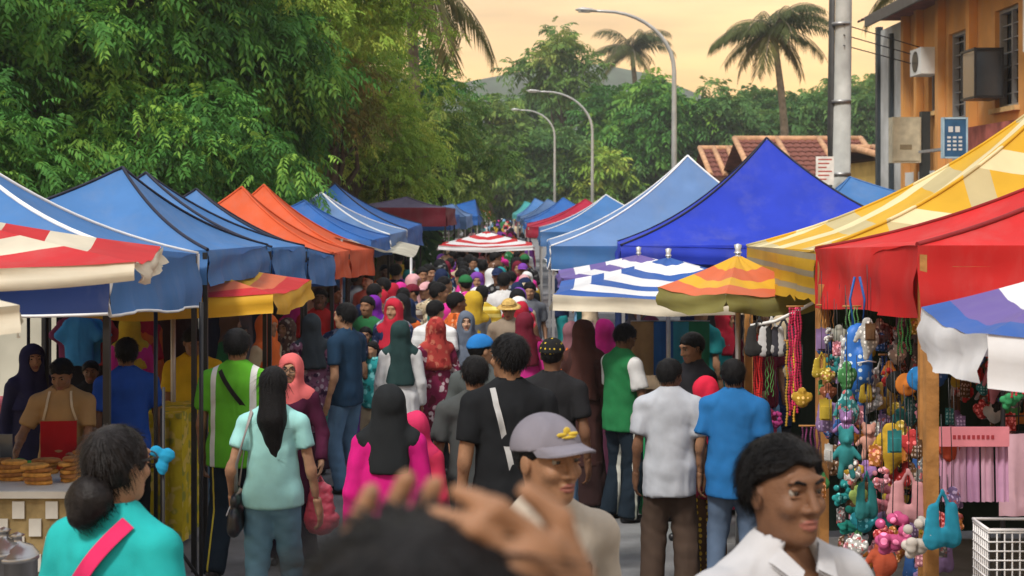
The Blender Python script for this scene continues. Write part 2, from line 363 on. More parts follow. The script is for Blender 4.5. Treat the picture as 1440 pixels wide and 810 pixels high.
def unit(v): v = np.asarray(v, float); return v / (np.linalg.norm(v) + 1e-9)
def rotm(yaw=0, pitch=0, roll=0):
    return np.array(Matrix.Rotation(R(yaw), 3, 'Z') @ Matrix.Rotation(R(pitch), 3, 'X') @ Matrix.Rotation(R(roll), 3, 'Y'))
def ik(S, T, l1, l2, pole):
    S = np.array(S, float); T = np.array(T, float); v = T - S; D = np.linalg.norm(v)
    D = min(max(D, abs(l1 - l2) + .01), (l1 + l2) * .995); n = unit(v); T = S + n*D
    a = (l1*l1 - l2*l2 + D*D) / (2*D); hgt = math.sqrt(max(l1*l1 - a*a, 0))
    p = np.array(pole, float); p = unit(p - n*(p @ n))
    return S + n*a + p*hgt, T
def skeleton(q):
    h = q['h']; f = q['fem']; s = h / 1.72; K = dict(h=h, s=s)
    ln = R(q.get('lean', 0)); tw = R(q.get('twist', 0))
    u = vec(0, math.sin(ln), math.cos(ln)); fw = vec(0, math.cos(ln), -math.sin(ln)); rt = vec(1, 0, 0)
    K['M'] = np.stack([rt, fw, u], 1); K['u'] = u; K['fw'] = fw
    P = vec(0, q.get('hipy', 0), .525*h); K['P'] = P
    sw = (.098 if f else .109)*h
    K['N'] = P + u*.312*h
    K['S'] = {-1: P + u*.27*h - rt*sw, 1: P + u*.27*h + rt*sw}
    st = q.get('stride', 0.0); fwid = q.get('feet', .075 if not f else .06)*h
    K['hip'] = {}; K['knee'] = {}; K['ank'] = {}
    for sd in (-1, 1):
        hp = P + vec(sd*.047*h, 0, -.01*h); an = vec(sd*fwid, sd*st*h*.5 - .02*h, .045*h + (max(0, -sd*st)*.16*h))
        kn, an2 = ik(hp, an, .245*h, .235*h, (0.12*sd, 1, .1)); K['hip'][sd] = hp; K['knee'][sd] = kn; K['ank'][sd] = an2
    K['el'] = {}; K['wr'] = {}; K['hd'] = {}
    for sd, key in ((-1, 'armL'), (1, 'armR')):
        A = q.get(key); S = K['S'][sd]
        if A is None: A = (sd*(.148 if not f else .136), .02 + .05*sd*st*-1, .475)
        T = vec(A[0]*h, A[1]*h, A[2]*h)
        el_, wr_ = ik(S, T, .178*h, .152*h, A[3] if len(A) > 3 else (.35*sd, -1, -.25))
        K['el'][sd] = el_; K['wr'][sd] = wr_; K['hd'][sd] = unit(wr_ - el_)
    hy, hp_, hr = q.get('head', (0, 0, 0))
    K['HM'] = rotm(hy, -hp_ - math.degrees(ln)*.4, hr)
    K['hc'] = K['N'] + unit(u + vec(0, .12, .35))*.092*h + vec(0, math.sin(R(hp_))*.03*h, -abs(math.sin(R(hp_)))*.015*h)
    return K
def head_prims(K, face=True):
    M, c, s = K['HM'], K['hc'], K['s']
    def T(x, y, z): return c + M @ (vec(x, y, z)*s)
    def E(x, y, z, a, b, d, k=.02, sub=False): return E_(T(x, y, z), vec(a, b, d)*s, k*s, M, sub)
    P = [E(0, -.008, .022, .073, .095, .09), E(0, .026, -.05, .054, .066, .068, .04), E(0, .064, -.09, .026, .026, .022, .03),
         E(-.077, -.004, -.004, .009, .02, .03, .008), E(.077, -.004, -.004, .009, .02, .03, .008)]
    if face:
        P += [E(0, .086, .036, .052, .013, .012, .02), E(-.039, .068, -.024, .02, .022, .018, .02), E(.039, .068, -.024, .02, .022, .018, .02)]
        P += [E(-.033, .101, .011, .017, .014, .011, .012, True), E(.033, .101, .011, .017, .014, .011, .012, True)]
        P += [C_(T(0, .093, .02), T(0, .113, -.026), .0075*s, .0115*s, .014*s), E(-.013, .098, -.03, .009, .011, .008, .008), E(.013, .098, -.03, .009, .011, .008, .008)]
        P += [E(0, .092, -.056, .024, .011, .006, .008), E(0, .09, -.068, .02, .011, .007, .008), E(0, .098, -.0615, .022, .006, .0018, .004, True)]
        P += [E(-.033, .0865, .0195, .017, .0075, .0045, .006), E(.033, .0865, .0195, .017, .0075, .0045, .006), E(-.033, .0855, .0035, .016, .006, .003, .006), E(.033, .0855, .0035, .016, .006, .003, .006)]
    P.append(C_(K['N'] - K['u']*.03*K['h'], c + M @ (vec(0, -.015, -.04)*s), (.058 if not K.get('fem') else .05)*s, (.051 if not K.get('fem') else .045)*s, .03*s))
    return P, T
def torso_prims(q, K):
    h, s, f = K['h'], K['s'], q['fem']; P, u, M, fw = K['P'], K['u'], K['M'], K['fw']; b = q.get('fat', 1.0)
    if f:
        pr = [E_(P + u*.232*h, vec(.135*b, .098*b, .16)*s, .05, M), E_(P + u*.115*h, vec(.118*b, .09*b, .13)*s, .06, M), E_(P, vec(.165*b, .115*b, .12)*s, .06, M),
              E_(P + u*.215*h + fw*.07*s - vec(.06, 0, 0)*s, vec(.06, .052, .06)*s*b, .04, M), E_(P + u*.215*h + fw*.07*s + vec(.06, 0, 0)*s, vec(.06, .052, .06)*s*b, .04, M)]
    else:
        pr = [E_(P + u*.235*h, vec(.155*b, .112*b, .165)*s, .05, M), E_(P + u*.11*h, vec(.138*b, .108*b, .15)*s, .06, M), E_(P, vec(.15*b, .112*b, .11)*s, .06, M)]
    sr = .052 if not f else .044
    pr.append(C_(K['S'][-1], K['S'][1], sr*s, sr*s, .05)); 
    for sd in (-1, 1): pr.append(C_(K['S'][sd]*.62 + K['N']*.38 - u*.005, K['N'] + u*.012*h, .05*s, .05*s, .05))
    return pr
def limb_prims(q, K, legs=True):
    s, f = K['s'], q['fem']; b = .5 + .5*q.get('fat', 1.0); a = .9 if f else 1.0; pr = []
    for sd in (-1, 1):
        pr += [C_(K['S'][sd], K['el'][sd], .053*s*b*a, .04*s*b*a, .02), C_(K['el'][sd], K['wr'][sd], .041*s*b*a, .027*s*a, .02)]
        if legs:
            pr += [C_(K['hip'][sd], K['knee'][sd], .08*s*b, .055*s*b, .02), C_(K['knee'][sd], K['ank'][sd], .057*s*b, .037*s, .02),
                   C_(K['ank'][sd] + vec(0, -.02, -.03)*s, K['ank'][sd] + vec(sd*.01, .15, -.045)*s, .034*s, .028*s, .03)]
    return pr
def hand_prims(q, K, sd, full=True):
    s = K['s']; w, hd = K['wr'][sd], K['hd'][sd]; hq = q.get('handL' if sd < 0 else 'handR', {})
    hd = unit(hd*.8 + np.array(hq.get('dir', hd))*.6)
    nrm = np.array(hq.get('n', (-sd, .25, 0)), float); nrm = unit(nrm - hd*(nrm @ hd)); side = unit(np.cross(hd, nrm))
    th = np.array(hq.get('thumb', (0, 1, 0)), float); ss = 1 if side @ th >= 0 else -1; side = side*ss       # side points to the thumb
    cu = hq.get('curl', .5); hs = s*.98*hq.get('size', 1.0); M = np.stack([side, nrm, hd], 1)
    pr = [E_(w + hd*.048*hs, vec(.041, .016, .055)*hs, .012, M), C_(w - K['hd'][sd]*.05*s, w + hd*.02*hs, .028*s, .025*hs, .02)]
    if not full:
        pr.append(C_(w + hd*.08*hs, w + hd*.15*hs + nrm*.03*hs, .03*hs, .018*hs, .02, flat=(nrm, .6)))
        pr.append(C_(w + hd*.03*hs + side*.03*hs, w + hd*.085*hs + side*.055*hs, .014*hs, .011*hs, .01)); return pr
    for i, L_ in enumerate((.07, .08, .075, .058)):
        o = (.03 - .02*i); r0 = w + hd*(.092 - abs(o - .005)*.2)*hs + side*o*hs; dr = hd; c0 = cu*(.75 + .12*i)
        d1 = unit(dr*math.cos(c0) + nrm*math.sin(c0) + side*o*1.5); m1 = r0 + d1*L_*.52*hs
        d2 = unit(dr*math.cos(c0*2.1) + nrm*math.sin(c0*2.1)); m2 = m1 + d2*L_*.55*hs
        pr += [C_(r0 - hd*.02*hs, m1, .0098*hs, .009*hs, .006), C_(m1, m2, .009*hs, .007*hs, .005)]
    t0 = w + hd*.022*hs + side*.026*hs; d1 = unit(hd*.75 + side*.62 + nrm*.25); t1 = t0 + d1*.048*hs; t2 = t1 + unit(hd*.9 + side*.15 + nrm*(.2 + .5*cu))*.034*hs
    pr += [C_(t0, t1, .0145*hs, .0105*hs, .01), C_(t1, t2, .0105*hs, .008*hs, .006)]
    return pr

def build_person(q):
    """the meshes of one person in the person's own frame (y ahead, z up, feet at the origin): list of (part name, mesh, material)"""
    K = skeleton(q); K['fem'] = q['fem']; h, s, f = K['h'], K['s'], q['fem']; res = q.get('res', .016); fr = q.get('fine', .008)
    out = []; sd_ = q.get('seed', 1)
    P, u, M, fw, N_ = K['P'], K['u'], K['M'], K['fw'], K['N']
    # --- body
    hp, HT = head_prims(K, q.get('facev', True))
    tp = torso_prims(q, K); pr = []
    for p_ in tp + limb_prims(q, K):          # the body under the clothes stays a little inside them
        p_ = dict(p_)
        if p_['t'] == 'e': p_['r'] = p_['r'] - .014
        elif p_['ra'] > .042*s: p_['ra'] = p_['ra'] - .008; p_['rb'] = p_['rb'] - (.006 if p_['rb'] > .042*s else 0)
        pr.append(p_)
    pr = [p_ for p_ in pr]
    fullhands = q.get('hands', True)
    if not fullhands:
        for sd in (-1, 1): pr += hand_prims(q, K, sd, False)
    V, F = sdf_mesh(pr, res*1.7); V2, F2 = sdf_mesh(hp, fr); F = np.concatenate([F, F2 + len(V)]); V = np.concatenate([V, V2])
    if fullhands:
        for sd in (-1, 1):
            V2, F2 = sdf_mesh(hand_prims(q, K, sd), q.get('hres', .0075)); F = np.concatenate([F, F2 + len(V)]); V = np.concatenate([V, V2])
    me = np_mesh('body', V, F, mats=[skin(q['skin']), LIP])
    if q.get('facev', True) and fr < .012:
        fc = V[F].mean(1); lc = ((fc - K['hc']) @ K['HM']) / s
        lm = ((lc[:, 0]/.026)**2 + ((lc[:, 2] + .062)/.0125)**2 < 1) & (lc[:, 1] > .075)
        me.polygons.foreach_set('material_index', lm.astype(np.int32))
    out.append(('body', me, None))
    if q.get('facev', True) and q.get('eyes', True):
        for sd in (-1, 1):
            b = MB(); c = HT(sd*.0322, .0768, .0112); Mh = Matrix(K['HM'].tolist()); n = 10
            Mx = Mh @ Matrix.Rotation(R(-90), 3, 'X')
            b.lathe([(0.0001, -.0122*s)] + [(.0122*s*math.sin(a), -.0122*s*math.cos(a)) for a in (.5, 1.0, 1.57, 2.1, 2.62)], c, n, 0, True, Mx)
            b.lathe([(.0078*s, .0105*s), (.005*s, .0122*s), (.0001, .0132*s)], c, n, 1, True, Mx)
            out.append(('eye', b.mesh('eye', [EYEW, EYEB]), None))
            V, F = sdf_mesh([C_(HT(sd*.016, .099, .031), HT(sd*.034, .0965, .037), .0042*s, .0042*s, .004), C_(HT(sd*.034, .0965, .037), HT(sd*.052, .082, .031), .0042*s, .0025*s, .004)], .0035)
            out.append(('eyebrow', np_mesh('eyebrow', V, F), HAIR))
    # --- trousers, skirt
    bk = q['bottom']; lo = bk.get('loose', .012)
    if bk['kind'] in ('trousers', 'jeans'):
        pr = [E_(P - u*.0*h, vec(.152, .113, .115)*s*vec(q.get('fat', 1), q.get('fat', 1), 1) if not f else vec(.165, .116, .12)*s*vec(q.get('fat', 1), q.get('fat', 1), 1), .05, M)]
        fl = bk.get('flare', 0)
        for sd in (-1, 1):
            bt = K['ank'][sd]*(bk.get('len', 1.0)) + K['knee'][sd]*(1 - bk.get('len', 1.0)); bt = bt - vec(0, 0, .015)
            pr += [C_(K['hip'][sd], K['knee'][sd], .085*s, .06*s + fl*.4, .025), C_(K['knee'][sd], bt, .06*s + fl*.4, .043*s + fl, .02, flatend=True)]
        V, F = sdf_mesh(pr, res*1.2, inflate=lo, wr=bk.get('wr', .01), wseed=sd_ + 5, wk=(14, 14, 16), clips=[(vec(0, 0, max(q['top'].get('hem', .47)*h + .03, .2*h)), (0, 0, -1))] if not bk.get('tuck') else ())
        out.append(('trousers', np_mesh('trousers', V, F), bk['mat']))
    else:
        hem = bk.get('hem', .05)*h; pr = [E_(P, vec(.165, .118, .12)*s, .05, M), C_(P, vec(0, P[1]*.3, hem), .15*s, bk.get('flare', .2)*s, .05, flat=(vec(0, 1, 0), .74), flatend=True)]
        V, F = sdf_mesh(pr, res, inflate=lo, wr=bk.get('wr', .012), wseed=sd_ + 6, wk=(30, 30, 3), clips=[(vec(0, 0, q['top'].get('hem', .47)*h + .03), (0, 0, -1))])
        out.append(('skirt', np_mesh('skirt', V, F), bk['mat']))
    # --- shoes
    for sd in (-1, 1):
        a = K['ank'][sd]; pr = [C_(a + vec(0, -.03, -.035)*s, a + vec(sd*.012, .16, -.05)*s, .04*s, .034*s, .02), E_(a + vec(0, 0, -.01)*s, vec(.043, .05, .04)*s, .02)]
        V, F = sdf_mesh(pr, max(res, .012), clips=[(a - vec(0, 0, .076*s), (0, 0, 1)), (a + vec(0, 0, .012), (0, 0, -1))]); out.append(('shoe', np_mesh('shoe', V, F), q.get('shoe', BLACK)))
    # --- top
    tk = q['top']; inf = tk.get('loose', .009); hem = tk.get('hem', .47)*h; slv = tk.get('sleeve', .62); fl = tk.get('flare', 0)
    b = q.get('fat', 1.0); pr = [dict(p) for p in tp if not (p['t'] == 'e' and abs(p['c'] @ u - P @ u) < .02)]
    wrad = (.145 if not f else .138)*s*b
    hb = vec(0, P[1]*.5 if hem < P[2] else P[1], hem); pr.append(C_(P + u*.15*h, hb, wrad, (.172*b + (.012 if f else 0))*s + fl, .05, flat=(vec(0, 1, 0), .78), flatend=True))
    pr.append(E_(P + vec(0, 0, .02), vec(.16*b + fl*.5, .118*b + fl*.4, .1)*s, .05, M)) if hem < P[2] - .03 else None
    aa = .9 if f else 1.0
    for sd in (-1, 1):
        S, El, Wr = K['S'][sd], K['el'][sd], K['wr'][sd]
        if slv <= 1.0: pr.append(C_(S, S + (El - S)*slv, .053*s*aa*(.5 + .5*b), .051*s*aa*(.5 + .5*b) + tk.get('slvflare', .004), .02, flatend=True))
        else:
            pr.append(C_(S, El, .053*s*aa*(.5 + .5*b), .048*s*aa, .02)); pr.append(C_(El, El + (Wr - El)*(slv - 1), .047*s*aa, .036*s*aa + tk.get('slvflare', .004), .02, flatend=True))
    if tk.get('collar'):
        pr.append(C_(N_ - u*.01*h, N_ + u*.022*h + fw*-.005, .066*s, .062*s, .012, flatend=True))
    nk = [C_(N_ + u*.005*h, K['hc'], .05*s if tk.get('collar') else .06*s, .05*s, .012, sub=True)]
    if tk.get('vneck'): nk.append(E_(N_ + fw*.08*s - u*.005*h, vec(.06, .075, .075)*s, .01, M, sub=True))
    post = None
    V, F = sdf_mesh(pr + nk, tk.get('res', res), inflate=inf, wr=tk.get('wr', .006), wseed=sd_, wk=(15, 17, 11), wtop=N_[2] + .02)
    out.append((tk.get('name', 'shirt'), np_mesh('top', V, F), tk['mat']))
    # --- hair, headscarf, hat
    hs = q.get('hair'); Mh, hc = K['HM'], K['hc']
    if hs is not None and not q.get('hijab'):
        pr = [E_(HT(0, -.012, .026), vec(.081, .1, .094)*s, .02, Mh)]
        vol = 0.0 if q.get('cap') else hs.get('vol', .006); pl = hs.get('line', (-.004, .72)); nl = math.sqrt(1 + pl[1]**2)
        def post(Fd, X, Y, Z):
            dx, dy, dz = X - hc[0], Y - hc[1], Z - hc[2]
            lx = (Mh[0,0]*dx + Mh[1,0]*dy + Mh[2,0]*dz)/s; ly = (Mh[0,1]*dx + Mh[1,1]*dy + Mh[2,1]*dz)/s; lz = (Mh[0,2]*dx + Mh[1,2]*dy + Mh[2,2]*dz)/s
            if hs.get('full'): pd = np.where(ly > .0, (pl[0] + pl[1]*ly - lz)/nl, -1.0)
            else: pd = np.maximum((pl[0] + pl[1]*ly + .006*np.sin(lx*90) - lz)/nl, (-.085 - lz))
            ear = .03 - np.sqrt((np.abs(lx) - .085)**2 + (ly - .004)**2 + (lz + .012)**2)
            return np.maximum(np.maximum(Fd, pd*s), ear*s if not hs.get('full') else -1.0)
        prl = []
        for a_, b_, ra, rb in hs.get('extra', []): prl.append(C_(HT(*a_), HT(*b_), ra*s, rb*s, .025))
        V, F = sdf_mesh(pr, hs.get('res', fr), inflate=vol, wr=.002 if q.get('cap') else hs.get('wr', .004), wseed=sd_ + 9, wk=(130, 110, 60), post=post)
        if prl:
            V2, F2 = sdf_mesh(prl, hs.get('res', fr)*1.2, wr=hs.get('wr', .005), wseed=sd_ + 3, wk=(120, 120, 6)); F = np.concatenate([F, F2 + len(V)]); V = np.concatenate([V, V2])
        ns = 0 if q.get('cap') else hs.get('strands', 550 if fr < .012 else 0)
        if ns:
            rg = np.random.default_rng(sd_ + 77); V0 = V[rg.integers(0, len(V), ns)]; lq = ((V0 - hc) @ Mh)/s; V0 = V0[~((lq[:, 1] > .02) & (lq[:, 2] < .082))] if not hs.get('full') else V0; ns = len(V0); ctr = HT(0, -.01, .0); crown = HT(0, -.06, .13)
            nr_ = V0 - ctr; nr_ /= np.linalg.norm(nr_, axis=1)[:, None]
            fl_ = (V0 - crown); fl_ /= np.linalg.norm(fl_, axis=1)[:, None]; fl_ = fl_ + rg.normal(0, .16, (ns, 3)); lq = ((V0 - hc) @ Mh)/s; frn = (lq[:, 1] > .0)[:, None] & (not hs.get('full')); fl_ = np.where(frn, (Mh @ vec(1, -.25, .05))[None, :]*np.where(lq[:, :1] > -.035, 1, -1) + rg.normal(0, .12, (ns, 3)), fl_); fl_ -= nr_ * (fl_*nr_).sum(1)[:, None]; fl_ /= np.linalg.norm(fl_, axis=1)[:, None]
            sdv = np.cross(fl_, nr_); Ln = (hs.get('slen', .045)*s*rg.uniform(.6, 1.2, ns))[:, None]; wd = hs.get('sw', .0018)*s
            P0 = V0 - nr_*.004; P1 = P0 + fl_*Ln*.5 + nr_*.004*s; P2 = P0 + fl_*Ln + nr_*rg.uniform(-.006, .004, ns)[:, None]*s
            VS = np.stack([P0 - sdv*wd, P0 + sdv*wd, P1 - sdv*wd, P1 + sdv*wd, P2 - sdv*wd*.3, P2 + sdv*wd*.3], 1).reshape(-1, 3); bi = (np.arange(ns)*6)[:, None] + len(V)
            F = np.concatenate([F, bi + np.array([0, 1, 3, 2]), bi + np.array([2, 3, 5, 4])]); V = np.concatenate([V, VS])
        out.append(('hair', np_mesh('hair', V, F), hs.get('mat', HAIR)))
    hj = q.get('hijab')
    if hj:
        dn = hj.get('down', .15)*h; r1 = hj.get('spread', .165)*s
        pr = [E_(HT(0, -.014, .022), vec(.086, .106, .099)*s, .03, Mh), E_(HT(0, .012, -.05), vec(.073, .08, .082)*s, .04, Mh), C_(hc - Mh @ vec(0, .01, .03), N_ - u*.02*h, .07*s, .078*s, .04),
              C_(N_ + u*.0*h + fw*.01, N_ - u*dn + fw*.02*s, .085*s, r1, .06, flat=(fw, .92), flatend=True), C_(K['S'][-1]*.8 + N_*.2, K['S'][1]*.8 + N_*.2, .058*s, .058*s, .05)]
        if hj.get('back'): pr.append(C_(hc + Mh @ (vec(0, -.06, .0)*s), N_ - u*hj['back']*h - fw*.1*s, .05*s, hj.get('bw', .12)*s, .04, flat=(fw, .5), flatend=True))
        pr.append(E_(HT(0, .125, -.018), vec(.066, .1, .092)*s, .012, Mh, sub=True))
        V, F = sdf_mesh(pr, min(res, .014) if fr < .012 else res, inflate=.007 + inf*.3, wr=hj.get('wr', .009), wseed=sd_ + 11, wk=(30, 30, 4))
        out.append(('headscarf', np_mesh('headscarf', V, F), hj['mat']))
    cp = q.get('cap')
    if cp:
        pr = [E_(HT(0, -.01, .035), vec(.094, .113, .099)*s, .02, Mh)]
        def postc(Fd, X, Y, Z):
            dx, dy, dz = X - hc[0], Y - hc[1], Z - hc[2]
            ly = (Mh[0,1]*dx + Mh[1,1]*dy + Mh[2,1]*dz)/s; lz = (Mh[0,2]*dx + Mh[1,2]*dy + Mh[2,2]*dz)/s
            return np.maximum(Fd, (.034 + .12*ly - lz)*s)
        V, F = sdf_mesh(pr, fr, post=postc)
        out.append(('cap_crown', np_mesh('cap_crown', V, F), cp['mat']))
        if cp.get('brim', 'front') == 'front':
            b2 = MB(); n = 13; top_ = []; bot = []
            for i in range(5):
                r = i/4; top_.append([HT(.085*math.sin(a)*(1 - .1*r), .07*math.cos(a)*.9 + .022 + r*.098*math.cos(a)**.8, .06 - r*.006 - .026*math.sin(a)**2*(.3 + .7*r)) for a in np.linspace(-1.45, 1.45, n)])
            bot = [[p - Mh @ vec(0, 0, .005) for p in r_] for r_ in top_]
            b2.grid(top_); b2.grid([r_[::-1] for r_ in bot]); b2.grid([top_[-1], bot[-1]])
            out.append(('cap_brim', b2.mesh('cap_brim', cp.get('brim_mat', cp['mat'])), None))
        elif cp['brim'] == 'round':
            b2 = MB(); n = 28; rg = []
            for r in (.08, .1, .125, .155, .152, .12, .08):
                rg.append([HT(r*.95*math.cos(a), r*1.1*math.sin(a) - .01, .05 - (r - .08)*.25*(1 + .5*math.cos(2*a)) - (.004 if len(rg) > 3 else 0)) for a in np.linspace(0, 2*PI, n)])
            b2.grid(rg); out.append(('hat_brim', b2.mesh('hat_brim', cp['mat']), None))
            b2 = MB(); b2.grid([[HT(.088*math.cos(a), .107*math.sin(a) - .01, z) for a in np.linspace(0, 2*PI, n)] for z in (.045, .075)]); out.append(('hat_band', b2.mesh('hat_band', cp.get('band', BLACK)), None))
    return out, K
def place_person(parts, X, d, face, label, group=None, mats=None, scale=1.0, z=None):
    root = empty('person', (X, d, gz(d) if z is None else z), R(face), label, 'person', group); root.scale = (scale,)*3
    for nm, me, m in parts:
        m2 = (mats or {}).get(nm, m)
        o = link(nm, me, m2, root, own=bool(mats) and nm in mats)
    return root
def person(px, d, face, label, group=None, **q):
    q.setdefault('h', 1.66); q.setdefault('fem', False); q.setdefault('skin', 'brown')
    parts, K = build_person(q); root = place_person(parts, (px - 720)*d/FPX, d, face, label, group)
    return root, K
def to_world(root, p):                      # a point of a person's own frame in the world
    return Vector(root.location) + Matrix.Rotation(root.rotation_euler.z, 3, 'Z') @ Vector(p)
# ------------------------------------------------------------------ ground, street, hill
ASPHALT = mat('asphalt', (.17, .17, .175), .85, .25, var=.28, vscale=2.3, bump=.5, bscale=60)
EARTH = mat('earth_and_grass', (.05, .065, .025), .95, .1, var=.4, vscale=.35)
b = MB(); ys = [-6, 0, 3, 6, 9, 11, 12, 13, 20, 60, 180, 500, 830]; xs = [-900, -60, -12, -7, 7, 12, 60, 900]
b.grid([[(x, y, gz(y) - .012) for y in ys] for x in xs][::-1]); tag(b.build('ground', EARTH), kind='structure')
b = MB(); b.grid([[(x, y, gz(y)) for y in (-5, 0, 3, 6, 9, 11, 12, 13, 20, 60, 130)] for x in (-4.6, -2, 0, 2, 4.6)][::-1]); tag(b.build('road', ASPHALT), kind='structure')
PAVE = mat('pavement_concrete', (.24, .23, .21), .9, .2, var=.2, vscale=1.5, bump=.3, bscale=30)
for sx in (-1, 1):
    b = MB(); x0, x1 = (-7.4, -4.6) if sx < 0 else (4.6, 8.9)
    yy = (-5, 0, 3, 6, 9, 11, 12, 13, 20, 60, 130)
    b.grid([[(x, y, gz(y) + .13) for y in yy] for x in (x0, x1)][::-1]); xe = x1 if sx < 0 else x0
    b.grid([[(xe, y, gz(y) + dz) for y in yy] for dz in ((-.02, .13) if sx < 0 else (.13, -.02))][::1]); tag(b.build('pavement', PAVE), kind='structure')
# far wooded hill
b = MB(); P = []; rh = random.Random(3)
for i in range(40):
    row = []
    for j in range(12):
        x = -420 + i*21; y = 560 + j*22
        t = math.sin(PI*min(1, j/11)); z = (52 + 16*math.sin(x*.011 + 1.9) + 7*math.sin(x*.04) + rh.uniform(-2.5, 2.5)) * t - 1
        row.append((x, y, z))
    P.append(row)
b.grid(P[::-1]); tag(b.build('hill', mat('far_forest', (.035, .06, .03), .95, .1, var=.5, vscale=.08, bump=1, bscale=.4)), kind='structure')

# ------------------------------------------------------------------ trees
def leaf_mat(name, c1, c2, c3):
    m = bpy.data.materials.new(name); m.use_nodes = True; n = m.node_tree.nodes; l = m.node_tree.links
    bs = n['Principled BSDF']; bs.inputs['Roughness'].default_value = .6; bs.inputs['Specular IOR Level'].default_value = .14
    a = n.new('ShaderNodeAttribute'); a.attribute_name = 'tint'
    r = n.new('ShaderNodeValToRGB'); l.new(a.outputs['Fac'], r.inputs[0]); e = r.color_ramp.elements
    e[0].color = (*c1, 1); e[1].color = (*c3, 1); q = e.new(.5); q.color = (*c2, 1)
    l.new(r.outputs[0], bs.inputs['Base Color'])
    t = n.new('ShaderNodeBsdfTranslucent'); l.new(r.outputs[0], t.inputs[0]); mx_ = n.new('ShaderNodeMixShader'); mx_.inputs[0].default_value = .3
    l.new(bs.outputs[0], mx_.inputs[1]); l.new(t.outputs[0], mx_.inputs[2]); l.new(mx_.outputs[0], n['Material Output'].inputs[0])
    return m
LEAF = dict(deep=leaf_mat('deep_green_leaves', (.038, .125, .028), (.075, .23, .04), (.24, .42, .06)),
            bright=leaf_mat('yellow_green_leaves', (.14, .28, .035), (.28, .43, .06), (.5, .55, .1)),
            olive=leaf_mat('olive_leaves', (.07, .16, .035), (.14, .25, .05), (.3, .36, .08)),
            rust=leaf_mat('rust_tinged_leaves', (.12, .18, .03), (.2, .2, .05), (.34, .24, .07)),
            far=leaf_mat('distant_leaves', (.05, .14, .04), (.09, .2, .05), (.19, .3, .08)))
BARK = mat('grey_bark', (.1, .08, .06), .95, .1, var=.4, vscale=6, bump=.8, bscale=12)
def leaves_mesh(name, B, Dv, U, Ln, Wd, tint, m, droop=.25):
    """one folded pointed leaf per row: base B, direction Dv, side U, length Ln, width Wd"""
    n = len(B); Nn = np.cross(Dv, U); dz = np.zeros((n, 3)); dz[:, 2] = -1
    M1 = B + Dv*(Ln*.45)[:, None] + dz*(Ln*droop*.2)[:, None]; T = B + Dv*Ln[:, None] + dz*(Ln*droop)[:, None]
    L1 = M1 - U*(Wd*.5)[:, None] + Nn*(Wd*.12)[:, None]; R1 = M1 + U*(Wd*.5)[:, None] + Nn*(Wd*.12)[:, None]
    V = np.stack([B, R1, T, L1], 1).reshape(-1, 3); i = np.arange(n)*4
    F = np.stack([i, i+1, i+2, i+3], 1)
    me = np_mesh(name, V, F, smooth=False, mats=[m])
    at = me.attributes.new('tint', 'FLOAT', 'POINT'); at.data.foreach_set('value', np.repeat(tint, 4).astype(np.float32))
    return me
def rand_unit(rg, n):
    v = rg.normal(size=(n, 3)); return v / np.linalg.norm(v, axis=1)[:, None]
def crown_arrays(rg, cen, rad, nclump, nspray, spray, leaf, hang=.5, cr=(.5, 1.0), view=None, pairs=5):
    """clumps of drooping compound sprays through the crown's outer volume"""
    cen = np.array(cen, float); rad = np.array(rad, float)
    d = rand_unit(rg, nclump*4); d = d[(d[:, 1] < .45) & (d[:, 2] > -.75)][:nclump] if view else d[d[:, 2] > -.7][:nclump]
    rr = rg.uniform(.55, 1.02, len(d))[:, None]; lump = (1 + .16*np.sin(d[:, 0]*5 + 1.3) + .14*np.cos(d[:, 2]*6 + d[:, 1]*4))[:, None]
    CC = cen + d*rad*rr*lump; CR = rg.uniform(cr[0], cr[1], len(d)); CT = np.clip(rg.normal(.38, .32, len(d)), 0, 1)
    n = len(CC)*nspray; ci = np.repeat(np.arange(len(CC)), nspray)
    sd = rand_unit(rg, n); sd[:, 2] = np.abs(sd[:, 2])*.85 - .12; sd /= np.linalg.norm(sd, axis=1)[:, None]
    base = CC[ci] + sd*CR[ci][:, None]*rg.uniform(.35, 1.0, n)[:, None]*np.array([1, 1, .72])
    out_ = sd*.75 + rg.normal(0, .4, (n, 3)); out_[:, 2] -= hang; out_ /= np.linalg.norm(out_, axis=1)[:, None]
    side = np.cross(out_, rand_unit(rg, n)); side /= np.linalg.norm(side, axis=1)[:, None]
    flat = np.cross(np.array([[0, 0, 1.0]]), out_); flat /= np.linalg.norm(flat, axis=1)[:, None] + 1e-6; side = side*.45 + flat*.8; side /= np.linalg.norm(side, axis=1)[:, None]
    SL = spray*rg.uniform(.6, 1.25, n)
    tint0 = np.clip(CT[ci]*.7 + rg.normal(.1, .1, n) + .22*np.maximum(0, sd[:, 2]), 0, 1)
    Bs, Ds, Us, Ls, Ws, Ts = [], [], [], [], [], []
    for k in range(pairs):
        t = .15 + .8*k/(pairs - 1)
        for sg in (-1, 1):
            p = base + out_*(SL*t)[:, None]; p[:, 2] -= SL*t*t*.35
            dr = out_*.62 + side*(sg*.85); dr[:, 2] -= .25 + .3*t; dr += rg.normal(0, .14, dr.shape); dr /= np.linalg.norm(dr, axis=1)[:, None]
            uu = np.cross(dr, np.cross(side, out_)); uu /= np.linalg.norm(uu, axis=1)[:, None] + 1e-6
            Bs.append(p); Ds.append(dr); Us.append(uu); f_ = leaf*(1 - .35*abs(t - .5))*rg.uniform(.75, 1.25, n); Ls.append(f_); Ws.append(f_*.36); Ts.append(np.clip(tint0 + rg.normal(0, .06, n), 0, 1))
    return [np.concatenate(a) for a in (Bs, Ds, Us, Ls, Ws, Ts)], CC
